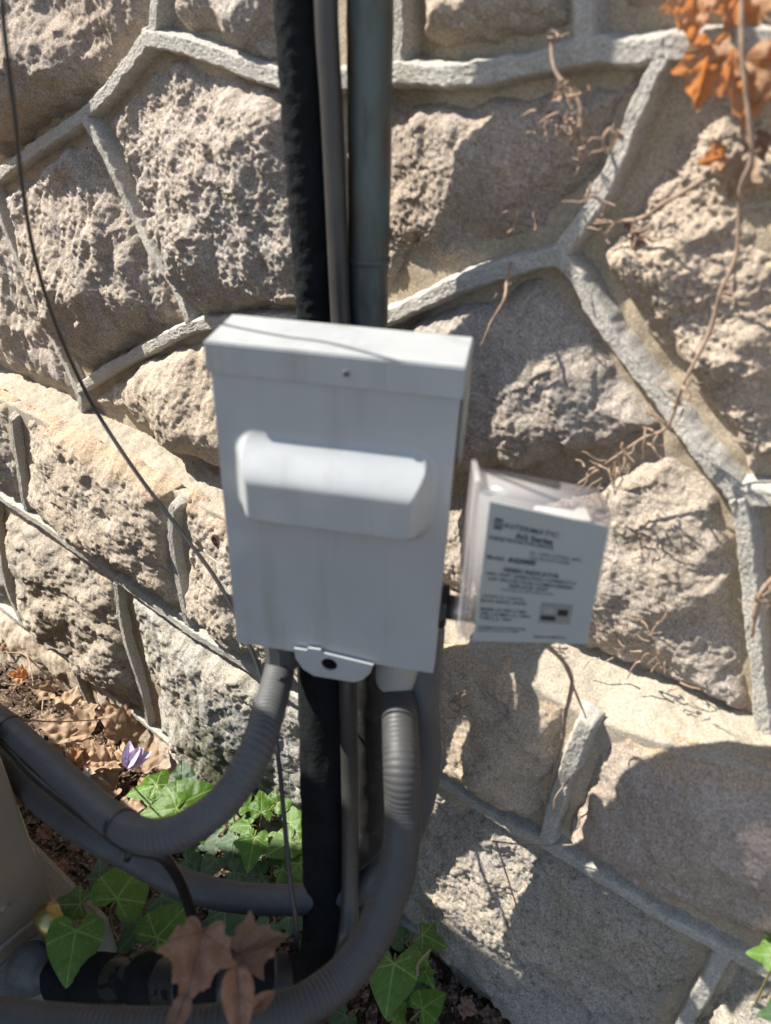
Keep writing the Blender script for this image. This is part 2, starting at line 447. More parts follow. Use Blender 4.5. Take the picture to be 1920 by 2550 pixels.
stone(up([(895, -150), (1276, -150), (1276, 92), (1150, 128), (1000, 148), (893, 140)]), C_UP, 0.025, M_ST_BUFF, 0.8, edge=0.012, seed=908, gap=0.011)
stone(up([(1294, -150), (1800, -150), (1800, 80), (1455, 90), (1296, 96)]), C_UP, 0.018, M_ST_UP, 0.7, edge=0.012, seed=909, gap=0.012)
stone(up([(1468, 118), (1780, 105), (1790, 1010), (1666, 1035), (1612, 1040), (1460, 840), (1345, 690), (1238, 540), (1320, 440), (1400, 300)]), C_UP, 0.021, M_ST_UP, 1.1, edge=0.012, seed=910, gap=0.010)
stone(up([(760, 700), (860, 686), (1010, 622), (1208, 556), (1320, 712), (1435, 870), (1470, 930), (1280, 1010), (1000, 1045), (770, 1080)]), C_UP, 0.028, M_ST_UP, 0.6, edge=0.012, seed=911, slope=0.14, lean=0.16)
stone(up([(768, 1088), (1000, 1052), (1280, 1017), (1475, 938), (1592, 1066), (1612, 1240), (1632, 1560), (1400, 1452), (1150, 1370), (900, 1250), (765, 1160)]), C_UP, 0.025, M_ST_UP, 0.7, edge=0.012, seed=912, gap=0.006, slope=0.12, lean=0.02)
stone(up([(1634, 1085), (1900, 1075), (1930, 1640), (1668, 1560), (1646, 1300)]), C_UP, 0.021, M_ST_UP, 1.0, edge=0.012, seed=913, gap=0.008)

# --- plinth stones
def pl(pts):
    q = pxpoly(ov(pts), C_PL)
    top = np.interp(q[:, 0], tt[:, 0], tt[:, 1]); q[:, 1] += np.where(np.abs(q[:, 1] - top) < 0.03, 0.009, 0); return q
def topline(pts): return np.array(sorted([tuple(uz(x * 1.1525, y * 1.1525, C_PL)) for x, y in pts]))
E_T = [(-400, 705), (0, 856), (200, 962), (400, 1068), (580, 1162), (780, 1270), (940, 1368), (1100, 1445), (1280, 1545), (1470, 1610), (1666, 1660), (1900, 1700)]
tt = topline(E_T)
stone(pl([(-300, 738), (0, 856), (34, 880), (62, 1092), (0, 1048), (-300, 860)]), C_PL, 0.024, M_ST_GREY, 0.95, edge=0.015, seed=921, gap=0.005, top_tint=tt, slope=0.15)
stone(pl([(46, 884), (200, 962), (392, 1064), (384, 1150), (410, 1322), (200, 1182), (76, 1098)]), C_PL, 0.029, M_ST_BUFF, 1.05, edge=0.015, seed=922, gap=0.005, top_tint=tt, slope=0.2)
stone(pl([(402, 1072), (580, 1164), (745, 1254), (745, 1540), (580, 1438), (424, 1332), (398, 1150)]), C_PL, 0.027, M_ST_BUFF, 1.1, edge=0.015, seed=923, gap=0.005, top_tint=tt, slope=0.2)
stone(pl([(760, 1262), (940, 1370), (1100, 1450), (1262, 1540), (1228, 1620), (1180, 1775), (1100, 1745), (940, 1645), (758, 1545)]), C_PL, 0.029, M_ST_BUFF, 0.55, edge=0.015, seed=924, gap=0.008, top_tint=tt, slope=0.35)
stone(pl([(1280, 1560), (1470, 1612), (1800, 1690), (1860, 2110), (1666, 2050), (1480, 1960), (1330, 1868), (1205, 1790), (1248, 1625)]), C_PL, 0.031, M_ST_SMOOTH, 0.5, edge=0.015, seed=925, gap=0.010, top_tint=tt, slope=0.4)
# second course
stone(pl([(-300, 892), (-4, 1075), (2, 1120), (22, 1250), (56, 1340), (0, 1290), (-300, 1050)]), C_PL, 0.024, M_ST_GREY, 1.0, edge=0.015, seed=931, gap=0.006)
stone(pl([(10, 1085), (200, 1210), (262, 1250), (282, 1365), (318, 1475), (330, 1545), (210, 1460), (150, 1405), (76, 1346), (34, 1250)]), C_PL, 0.030, M_ST_GREY, 1.25, edge=0.015, seed=932, gap=0.005, slope=0.25)
mz = uz(520 * 1.1525, 1580 * 1.1525, C_PL)
stone(pl([(276, 1260), (400, 1348), (580, 1468), (690, 1538), (690, 1860), (560, 1760), (480, 1690), (350, 1570), (332, 1475), (296, 1365)]), C_PL, 0.033, M_ST_GREY, 1.2, edge=0.015, seed=933, gap=0.005, slope=0.3, moss=(mz[0] + 0.012, mz[1] - 0.055, 0.10, 0.9))
stone(pl([(706, 1548), (940, 1680), (1100, 1780), (1190, 1820), (1330, 1908), (1480, 2000), (1560, 2040), (1475, 2190), (1440, 2330), (1150, 2195), (1020, 2075), (950, 2015), (704, 1850)]), C_PL, 0.026, M_ST_GREY, 1.25, edge=0.015, seed=934, gap=0.006, slope=0.22)
stone(pl([(1580, 2055), (1700, 2110), (1900, 2200), (1900, 2560), (1470, 2320), (1496, 2200)]), C_PL, 0.023, M_ST_GREY, 0.9, edge=0.015, seed=935, gap=0.007)
# third course, half buried
stone(pl([(-300, 1075), (0, 1304), (140, 1410), (178, 1452), (196, 1500), (195, 1640), (0, 1520), (-300, 1290)]), C_PL, 0.030, M_ST_BUFF, 0.8, edge=0.015, seed=941, gap=0.006)
stone(pl([(192, 1464), (300, 1545), (410, 1632), (480, 1700), (600, 1800), (600, 1980), (380, 1830), (206, 1660), (204, 1510)]), C_PL, 0.030, M_ST_BUFF, 0.85, edge=0.015, seed=942, gap=0.006)
stone(pl([(615, 1812), (700, 1868), (945, 2035), (945, 2260), (610, 1990)]), C_PL, 0.027, M_ST_BUFF, 0.8, edge=0.015, seed=943, gap=0.006)
stone(pl([(955, 2045), (1015, 2095), (1140, 2205), (1300, 2320), (1300, 2500), (960, 2270)]), C_PL, 0.027, M_ST_BUFF, 0.8, edge=0.015, seed=944, gap=0.006)
stone(pl([(1315, 2300), (1440, 2352), (1700, 2470), (1700, 2640), (1310, 2440)]), C_PL, 0.024, M_ST_BUFF, 0.8, edge=0.015, seed=945, gap=0.006)

# --- stones beyond the frame, laid as jittered blocks (coarser)
jr = np.random.default_rng(5)
def block(u0, u1, z0, z1, c, mat):
    j = lambda: jr.uniform(-0.018, 0.018)
    poly = [(u0 + j(), z0 + j()), ((u0 + u1) / 2, z0 + j()), (u1 + j(), z0 + j()), (u1 + j(), z1 + j()), ((u0 + u1) / 2, z1 + j()), (u0 + j(), z1 + j())]
    stone(poly, c, 0.03 + 0.01 * jr.random(), mat, 0.9, gap=0.014, res=0.006)
z = 1.16
for row in range(4):
    hrow = 0.20 + 0.08 * jr.random(); x = -1.75 + 0.1 * jr.random()
    while x < 0.9:
        wdt = 0.26 + 0.2 * jr.random(); block(x, x + wdt, z, z + hrow, C_UP, [M_ST_UP, M_ST_BUFF][jr.integers(2)]); x += wdt
    z += hrow
for (a0, a1) in ((-1.95, -1.62), (-1.60, -1.24)):
    block(a0, a1, 0.60, 0.86, C_UP, M_ST_UP); block(a0 + 0.05, a1 + 0.02, 0.88, 1.14, C_UP, M_ST_UP)
for (a0, a1) in ((0.13, 0.45), (0.47, 0.85)):
    block(a0, a1, 0.62, 0.86, C_UP, M_ST_UP); block(a0 + 0.05, a1 + 0.02, 0.88, 1.14, C_UP, M_ST_UP)
for (a0, a1) in ((-2.0, -1.66), (-1.64, -1.36)):
    block(a0, a1, 0.40, 0.55, C_PL, M_ST_BUFF); block(a0, a1, 0.18, 0.37, C_PL, M_ST_GREY)
for (a0, a1) in ((0.17, 0.5), (0.52, 0.86)):
    block(a0, a1, 0.40, 0.56, C_PL, M_ST_BUFF); block(a0, a1, 0.16, 0.37, C_PL, M_ST_GREY)

# --- mortar beds
def bed(name, u0, u1, z0, z1, c, res, mat, seed, depth=0.0):
    us = np.arange(u0, u1 + res, res); zs = np.linspace(z0, z1, int((z1 - z0) / res) + 2)
    PU, PZ = np.meshgrid(us, zs, indexing='ij')
    h = 0.0022 * fbm(PU * 30, PZ * 30, seed, 3) + 0.0007 * fbm(PU * 200, PZ * 200, seed + 4, 2)
    return wall_obj(name, PU.ravel(), PZ.ravel(), h.ravel(), grid_faces(len(us), len(zs))[:, ::-1], c, mat)
bed('mortar_bed', -1.35, 0.20, Z_LEDGE - 0.05, 1.16, C_UP, 0.004, M_BED, 71)
bed('mortar_bed', -1.45, 0.25, -0.15, Z_LEDGE - 0.028, C_PL, 0.004, M_BED, 72)
bed('mortar_bed', -3.5, 3.0, -0.2, 2.45, C_UP + 0.006, 0.06, M_BED, 73)
bed('mortar_bed', -3.5, 3.0, -0.2, Z_LEDGE - 0.045, C_PL + 0.005, 0.06, M_BED, 74)
# ledge: sloped mortar capping between the upper wall and the plinth
def ledge(u0, u1, resu):
    us = np.arange(u0, u1 + resu, resu); v = np.linspace(0, 1, 36)
    PU, V = np.meshgrid(us, v, indexing='ij')
    zt = Z_LEDGE + 0.003
    rise = 0.012 * fbm(PU * 3.0, PU * 0, 88, 2)
    zf = np.interp(PU, tt[:, 0], tt[:, 1]) - 0.003
    k_ = np.minimum(V / 0.86, 1); e_ = np.clip((V - 0.86) / 0.14, 0, 1)
    c = C_UP + 0.01 - k_ * (C_UP - C_PL + 0.011 + 0.002 * fbm(PU * 14, PU * 0, 90, 3))
    z_ = (zt + 0.008) * (1 - k_ ** 1.2) + zf * k_ ** 1.2 + rise * 0.3 * (1 - k_) - 0.035 * e_ ** 1.4 + 0.0026 * fbm(PU * 35, V * 3, 81, 3) + 0.0012 * fbm(PU * 200, V * 14, 84, 2)
    v3 = PU.ravel()[:, None] * U - c.ravel()[:, None] * N + z_.ravel()[:, None] * np.array([0, 0, 1.0])
    cen = v3.mean(0)
    return obj('ledge', mesh_np('ledge', v3 - cen, grid_faces(len(us), 36)), M_LEDGE, WALL, cen - WL)
ledge(-1.5, 0.3, 0.003)
ledge(-3.5, -1.5, 0.05); ledge(0.3, 3.0, 0.05)

# --- raised mortar beads
def bead(pts, c, w, hgt, mat, seed):
    path = spline(np.array(pts), 200) if len(pts) > 2 else np.array(pts, float)
    d0 = path[0] - path[1]; d1 = path[-1] - path[-2]
    path = np.vstack([path[0] + d0 / np.linalg.norm(d0) * w * 0.3, path, path[-1] + d1 / np.linalg.norm(d1) * w * 0.3])
    path, s = resample(path, 0.0018)
    t_ = np.gradient(path, axis=0); t_ /= np.linalg.norm(t_, axis=1)[:, None]
    nrm = np.stack([-t_[:, 1], t_[:, 0]], 1)
    k = 23; q = np.linspace(-1, 1, k)
    prof = np.clip((1 - np.abs(q)) / 0.46, 0, 1); prof = np.sin(prof * np.pi / 2) ** 0.9
    wv = w * (1 + 0.13 * perlin(s * 30, s * 0, seed) + 0.10 * perlin(s * 9, s * 0 + 2, seed + 3))
    PU = path[:, 0][:, None] + nrm[:, 0][:, None] * wv[:, None] * q[None, :] * 0.44
    PZ = path[:, 1][:, None] + nrm[:, 1][:, None] * wv[:, None] * q[None, :] * 0.44
    endf = np.sqrt(np.clip(np.minimum(s, s[-1] - s) / 0.007, 0, 1))[:, None]
    hh = -0.004 + (hgt + 0.004) * prof[None, :] * endf * (1 + 0.12 * fbm(PU * 14, PZ * 14, seed + 5, 2)) + (prof[None, :] > 0.2) * (0.00035 * fbm(PU * 60, PZ * 60, seed + 6, 2) + 0.0007 * fbm(PU * 480, PZ * 480, seed + 8, 2))
    PU = PU + 0.0012 * fbm(PU * 90, PZ * 90, seed + 11, 2); PZ = PZ + 0.0012 * fbm(PU * 90 + 9, PZ * 90, seed + 12, 2)
    f_ = grid_faces(len(s), k)
    return wall_obj('mortar_bead', PU.ravel(), PZ.ravel(), hh.ravel(), f_[:, ::-1], c, mat)
bi = 300
def ub(pts, w=0.021, hgt=0.016):
    global bi; bi += 17
    return bead([uz(x * 1.1525, y * 1.1525, C_UP) for x, y in pts], C_UP, w, hgt * (0.95 + 0.1 * random.random()), M_BEAD, bi)
def pb(pts, w=0.016, hgt=0.0118):
    global bi; bi += 17
    return bead([uz(x * 1.1525, y * 1.1525, C_PL) for x, y in pts], C_PL, w, hgt * (0.95 + 0.1 * random.random()), M_BEAD2, bi)
ub([(368, -190), (362, 30), (346, 84)])
ub([(346, 84), (280, 165), (208, 246), (100, 318), (0, 388), (-260, 545)])
ub([(340, 82), (420, 98), (480, 118), (605, 162), (720, 176), (862, 158), (1000, 163), (1150, 144), (1285, 112), (1370, 112), (1455, 106)], 0.023)
ub([(208, 246), (262, 350), (318, 480), (400, 615), (432, 692)], 0.019)
ub([(0, 388), (30, 480), (66, 572), (130, 715), (190, 842), (196, 880)], 0.019)
ub([(188, 835), (250, 795), (330, 752), (430, 702), (520, 690), (640, 686), (760, 690), (850, 680), (1000, 612), (1110, 575), (1222, 545)], 0.021)
ub([(888, -150), (886, 60), (884, 150)], 0.020)
ub([(1286, -150), (1284, 30), (1286, 112)], 0.022)
ub([(1458, 106), (1400, 225), (1308, 425), (1222, 546)], 0.019)
ub([(1222, 545), (1265, 590), (1330, 700), (1450, 858), (1540, 975), (1606, 1058)], 0.0195)
ub([(1606, 1056), (1680, 1060), (1900, 1062)], 0.024)
ub([(1606, 1056), (1622, 1150), (1634, 1300), (1652, 1480), (1664, 1600)], 0.019)
ub([(1456, 104), (1560, 96), (1680, 92), (1850, 88)], 0.024)
pb([(-300, 880), (0, 1060), (200, 1196), (400, 1338), (580, 1452), (700, 1530), (940, 1662), (1100, 1762), (1190, 1806), (1330, 1890), (1480, 1982), (1666, 2080), (1900, 2190)], 0.020)
pb([(41, 896), (46, 950), (56, 1020), (70, 1098)], 0.018)
pb([(394, 1084), (387, 1108), (388, 1180), (402, 1260), (420, 1345)], 0.019)
pb([(1278, 1545), (1267, 1572), (1240, 1640), (1218, 1700), (1190, 1800)], 0.023)
pb([(0, 1068), (6, 1150), (26, 1260), (66, 1348)], 0.017)
pb([(-300, 1062), (0, 1298), (66, 1346), (140, 1400), (215, 1468), (300, 1535), (410, 1625), (480, 1680), (600, 1782), (700, 1858), (830, 1945), (950, 2028), (1020, 2086), (1150, 2204), (1310, 2312), (1450, 2360)], 0.017)
pb([(264, 1252), (272, 1320), (288, 1390), (316, 1480), (334, 1568)], 0.018)
pb([(1572, 2035), (1532, 2110), (1482, 2205), (1452, 2320)], 0.020)
pb([(172, 1440), (186, 1480), (206, 1530), (210, 1600)], 0.015)

# ------------------------------------------------------------------ object materials
def simple(name, c, rough=0.5, metallic=0.0, spec=0.5, var=0.12, scale=30, bump=0.0, bscale=200, bdist=0.0005):
    t = MT(name, rough=rough, metallic=metallic, spec=spec)
    a = t.noise(scale, 4, 0.6)
    t.color(t.mix(t.ramp(a, BW(0.3, 0.7)), tuple(x * (1 - var) for x in c), tuple(min(1, x * (1 + var)) for x in c)))
    if bump: t.bump(t.noise(bscale, 3, 0.6), bump, bdist)
    return t
t = simple('grey_enamel', (0.35, 0.365, 0.37), 0.38, var=0.05, scale=18, bump=0.12, bscale=500, bdist=0.0003)
st = t.noise(1.0, 3, 0.6, t.coords((60, 60, 5)))
src = t.b.inputs['Base Color'].links[0].from_socket
t.color(t.mix(t.ramp(st, [(0.50, (0, 0, 0)), (0.75, (0.55, 0.55, 0.55))]), src, (0.25, 0.24, 0.215)))
t.link(t.ramp(t.noise(80, 3), [(0.3, (0.30,) * 3), (0.7, (0.48,) * 3)]), t.b.inputs['Roughness'])
M_BOX = t.m
M_BOXBACK = simple('grey_enamel_body', (0.31, 0.31, 0.29), 0.42, var=0.06).m
M_GAPSHADE = simple('gap_shade_dark', (0.02, 0.02, 0.022), 0.8).m
M_CONDUIT = None
def conduit_mat(name, c):
    t = simple(name, c, 0.42, var=0.10, scale=25, bump=0.25, bscale=600, bdist=0.0003)
    dirt = t.noise(60, 5, 0.7)
    src = t.b.inputs['Base Color'].links[0].from_socket
    t.color(t.mix(t.ramp(dirt, [(0.56, (0, 0, 0)), (0.75, (0.55,) * 3)]), src, (0.075, 0.067, 0.055)))
    t.link(t.ramp(dirt, [(0.3, (0.45,) * 3), (0.7, (0.70,) * 3)]), t.b.inputs['Roughness'])
    return t.m
M_CONDUIT = conduit_mat('conduit_grey_vinyl', (0.066, 0.068, 0.070))
M_CONDUIT2 = conduit_mat('conduit_dark_vinyl', (0.044, 0.044, 0.044))
t = simple('foam_rubber_black', (0.010, 0.011, 0.012), 0.9, spec=0.12, var=0.3, scale=40, bump=0.7, bscale=240, bdist=0.002)
f = t.noise(500, 3, 0.7); src = t.b.inputs['Base Color'].links[0].from_socket
t.color(t.mix(t.ramp(f, [(0.66, (0, 0, 0)), (0.76, (0.5,) * 3)]), src, (0.06, 0.057, 0.052)))
M_FOAM = t.m
M_TUBE = simple('tube_dark_grey', (0.040, 0.039, 0.038), 0.4, var=0.15, scale=40).m
M_BLACKPL = simple('black_plastic', (0.012, 0.012, 0.013), 0.45, var=0.3).m
t = MT('weathered_copper', rough=0.55, metallic=0.15)
a = t.noise(1.0, 5, 0.65, t.coords((34, 34, 9))); b_ = t.noise(1.0, 4, 0.6, t.coords((90, 90, 25)))
col = t.mix(t.ramp(a, BW(0.42, 0.6)), (0.085, 0.066, 0.045), (0.085, 0.115, 0.11))
col = t.mix(t.ramp(b_, [(0.55, (0, 0, 0)), (0.7, (0.8,) * 3)]), col, (0.05, 0.055, 0.06))
t.color(col); t.bump(b_, 0.3, 0.0006); M_COPPER = t.m
M_BRASS = simple('brass', (0.42, 0.34, 0.12), 0.35, metallic=0.8, var=0.2, scale=60).m
M_STEEL = simple('zinc_steel', (0.5, 0.5, 0.52), 0.3, metallic=0.9).m
M_VALVE = simple('valve_grey', (0.10, 0.10, 0.092), 0.85, metallic=0.0, var=0.25, scale=90, bump=0.4, bscale=300).m
t = simple('tan_enamel', (0.27, 0.215, 0.16), 0.22, var=0.05, scale=10)
t.b.inputs['Coat Weight'].default_value = 0.25
d_ = t.noise(70, 5, 0.7); src = t.b.inputs['Base Color'].links[0].from_socket
t.color(t.mix(t.ramp(d_, [(0.62, (0, 0, 0)), (0.8, (0.5,) * 3)]), src, (0.22, 0.18, 0.14))); M_AC = t.m
M_PAD = mortar_material('pad_concrete', (0.22, 0.21, 0.18), (0.28, 0.26, 0.23))
t = MT('clear_plastic', rough=0.12)
t.b.inputs['Base Color'].default_value = (0.62, 0.60, 0.59, 1)
tr = t.n('ShaderNodeBsdfTransparent'); tr.inputs[0].default_value = (0.96, 0.94, 0.94, 1)
mx = t.n('ShaderNodeMixShader'); mx.inputs[0].default_value = 0.36
t.link(tr.outputs[0], mx.inputs[1]); t.link(t.b.outputs[0], mx.inputs[2]); t.link(mx.outputs[0], t.out.inputs['Surface'])
M_CLEAR = t.m
M_LABEL = simple('label_white', (0.33, 0.36, 0.355), 0.4, var=0.03, scale=25).m
M_INK = simple('ink_black', (0.015, 0.016, 0.018), 0.6).m
M_INK2 = simple('ink_grey', (0.20, 0.21, 0.20), 0.6).m
M_SUNPATCH = simple('sun_patch_white', (0.75, 0.74, 0.68), 0.5).m

def leaf_mat(name, c1, c2, vein, rough=0.3, trans=0.35, transcol=None, coat=0.0):
    t = MT(name, rough=rough)
    a = t.noise(30, 4); f = t.noise(170, 3, 0.6)
    col = t.mix(t.ramp(a, BW(0.3, 0.7)), c1, c2)
    rc = t.ramp(t.info.outputs['Random'], [(0, (0.72, 0.72, 0.72)), (0.5, (1, 1, 1)), (1, (1.25, 1.2, 1.1))])
    col = t.mix(1.0, col, rc, 'MULTIPLY')
    col = t.mix(t.attribute('vein'), col, vein)
    t.color(col); t.bump(f, 0.35, 0.0012)
    tl = t.n('ShaderNodeBsdfTranslucent')
    t.link(t.mix(1.0, col, transcol, 'MULTIPLY') if transcol else col, tl.inputs[0])
    mx = t.n('ShaderNodeMixShader'); mx.inputs[0].default_value = trans
    t.link(t.b.outputs[0], mx.inputs[1]); t.link(tl.outputs[0], mx.inputs[2]); t.link(mx.outputs[0], t.out.inputs['Surface'])
    return t.m
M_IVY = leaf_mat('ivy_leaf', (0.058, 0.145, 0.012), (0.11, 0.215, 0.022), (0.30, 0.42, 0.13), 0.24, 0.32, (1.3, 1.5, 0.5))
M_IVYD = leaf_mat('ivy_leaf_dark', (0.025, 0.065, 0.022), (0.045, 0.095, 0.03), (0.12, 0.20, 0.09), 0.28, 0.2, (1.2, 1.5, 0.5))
M_DRY = leaf_mat('dry_leaf_tan', (0.34, 0.23, 0.15), (0.45, 0.32, 0.215), (0.26, 0.17, 0.105), 0.75, 0.18)
M_DRYB = leaf_mat('dry_leaf_brown', (0.19, 0.105, 0.065), (0.30, 0.18, 0.115), (0.15, 0.08, 0.05), 0.7, 0.2)
M_DRYO = leaf_mat('dry_leaf_orange', (0.42, 0.245, 0.135), (0.55, 0.36, 0.225), (0.33, 0.18, 0.09), 0.6, 0.42, (1.5, 0.95, 0.5))
M_STEM = simple('dry_stem', (0.30, 0.21, 0.15), 0.85, var=0.25, scale=120, bump=0.5, bscale=500).m
M_STEMG = simple('green_stem', (0.20, 0.17, 0.07), 0.6, var=0.25, scale=120).m
M_PETAL = leaf_mat('lilac_petal', (0.56, 0.45, 0.70), (0.70, 0.62, 0.80), (0.45, 0.32, 0.62), 0.6, 0.3)

# ------------------------------------------------------------------ disconnect box
BX = empty('disconnect_box', (-0.032, 0.381, CAMZ - 0.263 - 0.10), (0, 0, R_(-9.1)))
tag(BX, 'grey painted metal electrical disconnect box with hooded lid and embossed front', 'electrical box')
BD = 0.046                     # depth
def bpart(name, bm, mat, parent=BX, smooth=False, sub=None):
    o = obj(name, bm_mesh(name, bm, smooth), mat, parent); return o
# local frame: x right, -y out of the front, z up from the bottom edge (0 .. 0.2)
bpart('body', box_bm(-0.0665, 0.0665, 0.004, BD, 0.003, 0.216, 0.002), M_BOXBACK)
# front cover: sheet with an embossed rounded bump, side flanges
nx, nz = 150, 210
xs = np.linspace(-0.0700, 0.0700, nx); zs = np.linspace(0.0, 0.206, nz)
X_, Z_ = np.meshgrid(xs, zs, indexing='ij')
def rrect(x, z, cx_, cz_, hx, hz, r):
    qx = np.abs(x - cx_) - hx + r; qz = np.abs(z - cz_) - hz + r
    return np.minimum(np.maximum(qx, qz), 0) + np.hypot(np.maximum(qx, 0), np.maximum(qz, 0)) - r
sdv = -rrect(X_, Z_, 0.001, 0.138, 0.061, 0.032, 0.017)
wside = np.where(True, 0.012, 0.012)
k1 = np.clip(sdv / 0.013, 0, 1)
k2 = np.clip((0.170 - Z_) / 0.027, 0, 1)                         # longer, flatter top slope
k1 = np.minimum(k1, 1); ks = np.minimum(k1 * k1 * (3 - 2 * k1), k2 * k2 * (3 - 2 * k2))
H_ = -0.0185 * ks
Y_ = H_ + 0.0003 * fbm(X_ * 18, Z_ * 18, 61, 2)
v = np.stack([X_, Y_, Z_], -1).reshape(-1, 3)
fcs = grid_faces(nx, nz)
# flanges folded back round the rim
idx = lambda i, j: i * nz + j
ring = [idx(i, 0) for i in range(nx)] + [idx(nx - 1, j) for j in range(1, nz)] + [idx(i, nz - 1) for i in range(nx - 2, -1, -1)] + [idx(0, j) for j in range(nz - 2, 0, -1)]
base = v[ring].copy(); base[:, 1] = 0.011; k = len(v)
v = np.vstack([v, base]); nr = len(ring)
fl = [[ring[i], ring[(i + 1) % nr], k + (i + 1) % nr, k + i] for i in range(nr)]
me = mesh_np('front_cover', v, np.vstack([fcs[:, ::-1], np.array(fl)[:, ::-1]]))
cov = obj('front_cover', me, M_BOX, BX)
try:
    bpy.context.view_layer.objects.active = cov; me.set_sharp_from_angle(angle=R_(40))
except Exception: pass
# hood / lid: wedge with down-turned lip and side ears
bm = bmesh.new()
def hood_prism(bm, x0, x1, prof):
    a = [bm.verts.new((x0, y, z)) for y, z in prof]; b = [bm.verts.new((x1, y, z)) for y, z in prof]
    n_ = len(prof)
    for i in range(n_): bm.faces.new((a[i], a[(i + 1) % n_], b[(i + 1) % n_], b[i]))
    bm.faces.new(a[::-1]); bm.faces.new(b)
hood_prism(bm, -0.0722, 0.0722, [(-0.0024, 0.2025), (-0.0024, 0.2210), (0.042, 0.2225), (0.046, 0.2205), (0.046, 0.213), (0.0, 0.2085), (0.0, 0.2025)])
bmesh.ops.bevel(bm, geom=[e for e in bm.edges], offset=0.0009, segments=2, affect='EDGES')
bpart('hood', bm, M_BOX)
for sx in (-1, 1):
    bm = bmesh.new(); x0 = sx * 0.0708; x1 = sx * 0.0728
    hood_prism(bm, min(x0, x1), max(x0, x1), [(0.013, 0.212), (0.013, 0.160), (0.020, 0.150), (0.043, 0.150), (0.043, 0.2125)])
    bpart('side_ear', bm, M_BOXBACK)
    bpart('gap_shade_strip', box_bm(min(sx * 0.0675, sx * 0.0705), max(sx * 0.0675, sx * 0.0705), 0.0115, 0.0185, 0.155, 0.205), M_GAPSHADE)  # solid near-black strip, painted shade between body and side ear
bpart('screw', cyl_bm((0.008, -0.0023, 0.211), (0.008, -0.0033, 0.211), 0.0022, 0.0016, 16), M_VALVE)
# hasp tab with a hole
bm = bmesh.new()
out = [(-0.027, 0.006), (-0.018, 0.006), (-0.017, 0.0085), (-0.008, 0.0085), (-0.007, 0.006), (0.029, 0.002), (0.027, -0.006), (0.022, -0.013), (0.016, -0.017), (-0.013, -0.017), (-0.021, -0.012), (-0.026, -0.003)]
hole = [(-0.002 + 0.0058 * math.cos(a), -0.004 + 0.0058 * math.sin(a)) for a in np.linspace(0, 2 * math.pi, 24, endpoint=False)]
vo = [bm.verts.new((x, -0.0035, z)) for x, z in out]; vh = [bm.verts.new((x, -0.0035, z)) for x, z in hole]
ed = [bm.edges.new((vo[i], vo[(i + 1) % len(vo)])) for i in range(len(vo))] + [bm.edges.new((vh[i], vh[(i + 1) % len(vh)])) for i in range(len(vh))]
bmesh.ops.triangle_fill(bm, use_beauty=True, use_dissolve=False, edges=ed, normal=(0, -1, 0))
r = bmesh.ops.extrude_face_region(bm, geom=bm.faces[:])
bmesh.ops.translate(bm, vec=(0, 0.0016, 0), verts=[e for e in r['geom'] if isinstance(e, bmesh.types.BMVert)])
bmesh.ops.translate(bm, vec=(0, 0.0, 0), verts=bm.verts)
bpart('hasp_tab', bm, M_BOX)

# ------------------------------------------------------------------ pipes behind the box
def vert(px, py, y):       # the point on that pixel's ray at horizontal distance y
    r = ray(px, py); return CAM + r * (y / r[1])
def foamprof(s, th):
    return 0.0011 * fbm(th * 4, s * 110, 41, 3) + 0.0009 * np.clip(np.sin(s * 560 + 2.5 * fbm(th * 1.3, s * 30, 48, 2)), -0.4, 1) * np.clip(0.6 + fbm(th * 1.5, s * 14, 43, 2), 0, 1) * 0.5
p_top = vert(748, 0, 0.565); up_z = np.array([0, 0, 1.0])
lp = empty('insulated_refrigerant_pipe', vert(815, 2400, 0.42))
tag(lp, 'thick black foam-covered pipe running up behind the box, bumpy above it', 'pipe')
def child(o_parent, name, me, mat):
    o = obj(name, me, mat, o_parent); o.matrix_parent_inverse = Matrix.Translation(-Vector(o_parent.location)); return o
child(lp, 'upper_sleeve', tube_mesh('upper_sleeve', [p_top + up_z * 0.5, p_top + up_z * 0.25, p_top + up_z * 0.1, p_top, vert(761, 250, 0.566), vert(773, 450, 0.566), vert(786, 650, 0.565), vert(797, 850, 0.560), vert(803, 1050, 0.535), vert(808, 1300, 0.487)], 0.0168, 0.0022, 40, foamprof), M_FOAM)
lower = [vert(806, 1240, 0.497), vert(808, 1430, 0.462), vert(810, 1700, 0.437), vert(812, 1950, 0.415), vert(818, 2200, 0.380), vert(815, 2340, 0.345), vert(790, 2420, 0.318), vert(730, 2450, 0.300), vert(640, 2455, 0.295), vert(520, 2452, 0.300), vert(380, 2445, 0.318), vert(240, 2440, 0.345), vert(150, 2430, 0.36)]
def foam2(s, th): return 0.0009 * fbm(th * 3, s * 40, 45, 3) + 0.0012 * fbm(th * 1.2, s * 14, 47, 2) - 0.0022 * np.exp(-((th - 0.9) / 0.12) ** 2)
child(lp, 'lower_sleeve', tube_mesh('lower_sleeve', lower, 0.0222, 0.0025, 44, foam2), M_FOAM)
for q in (0.62, 0.70, 0.79, 0.86):                                  # tape wraps on the horizontal run
    path = spline(lower, 300); i = int(q * len(path)); seg_ = path[i - 5:i + 6]
    child(lp, 'tape_wrap', tube_mesh('tape_wrap', list(seg_), 0.0228, 0.002, 32, lambda s, th: 0.0012 * fbm(th * 2, s * 60, 51, 2)), M_BLACKPL)

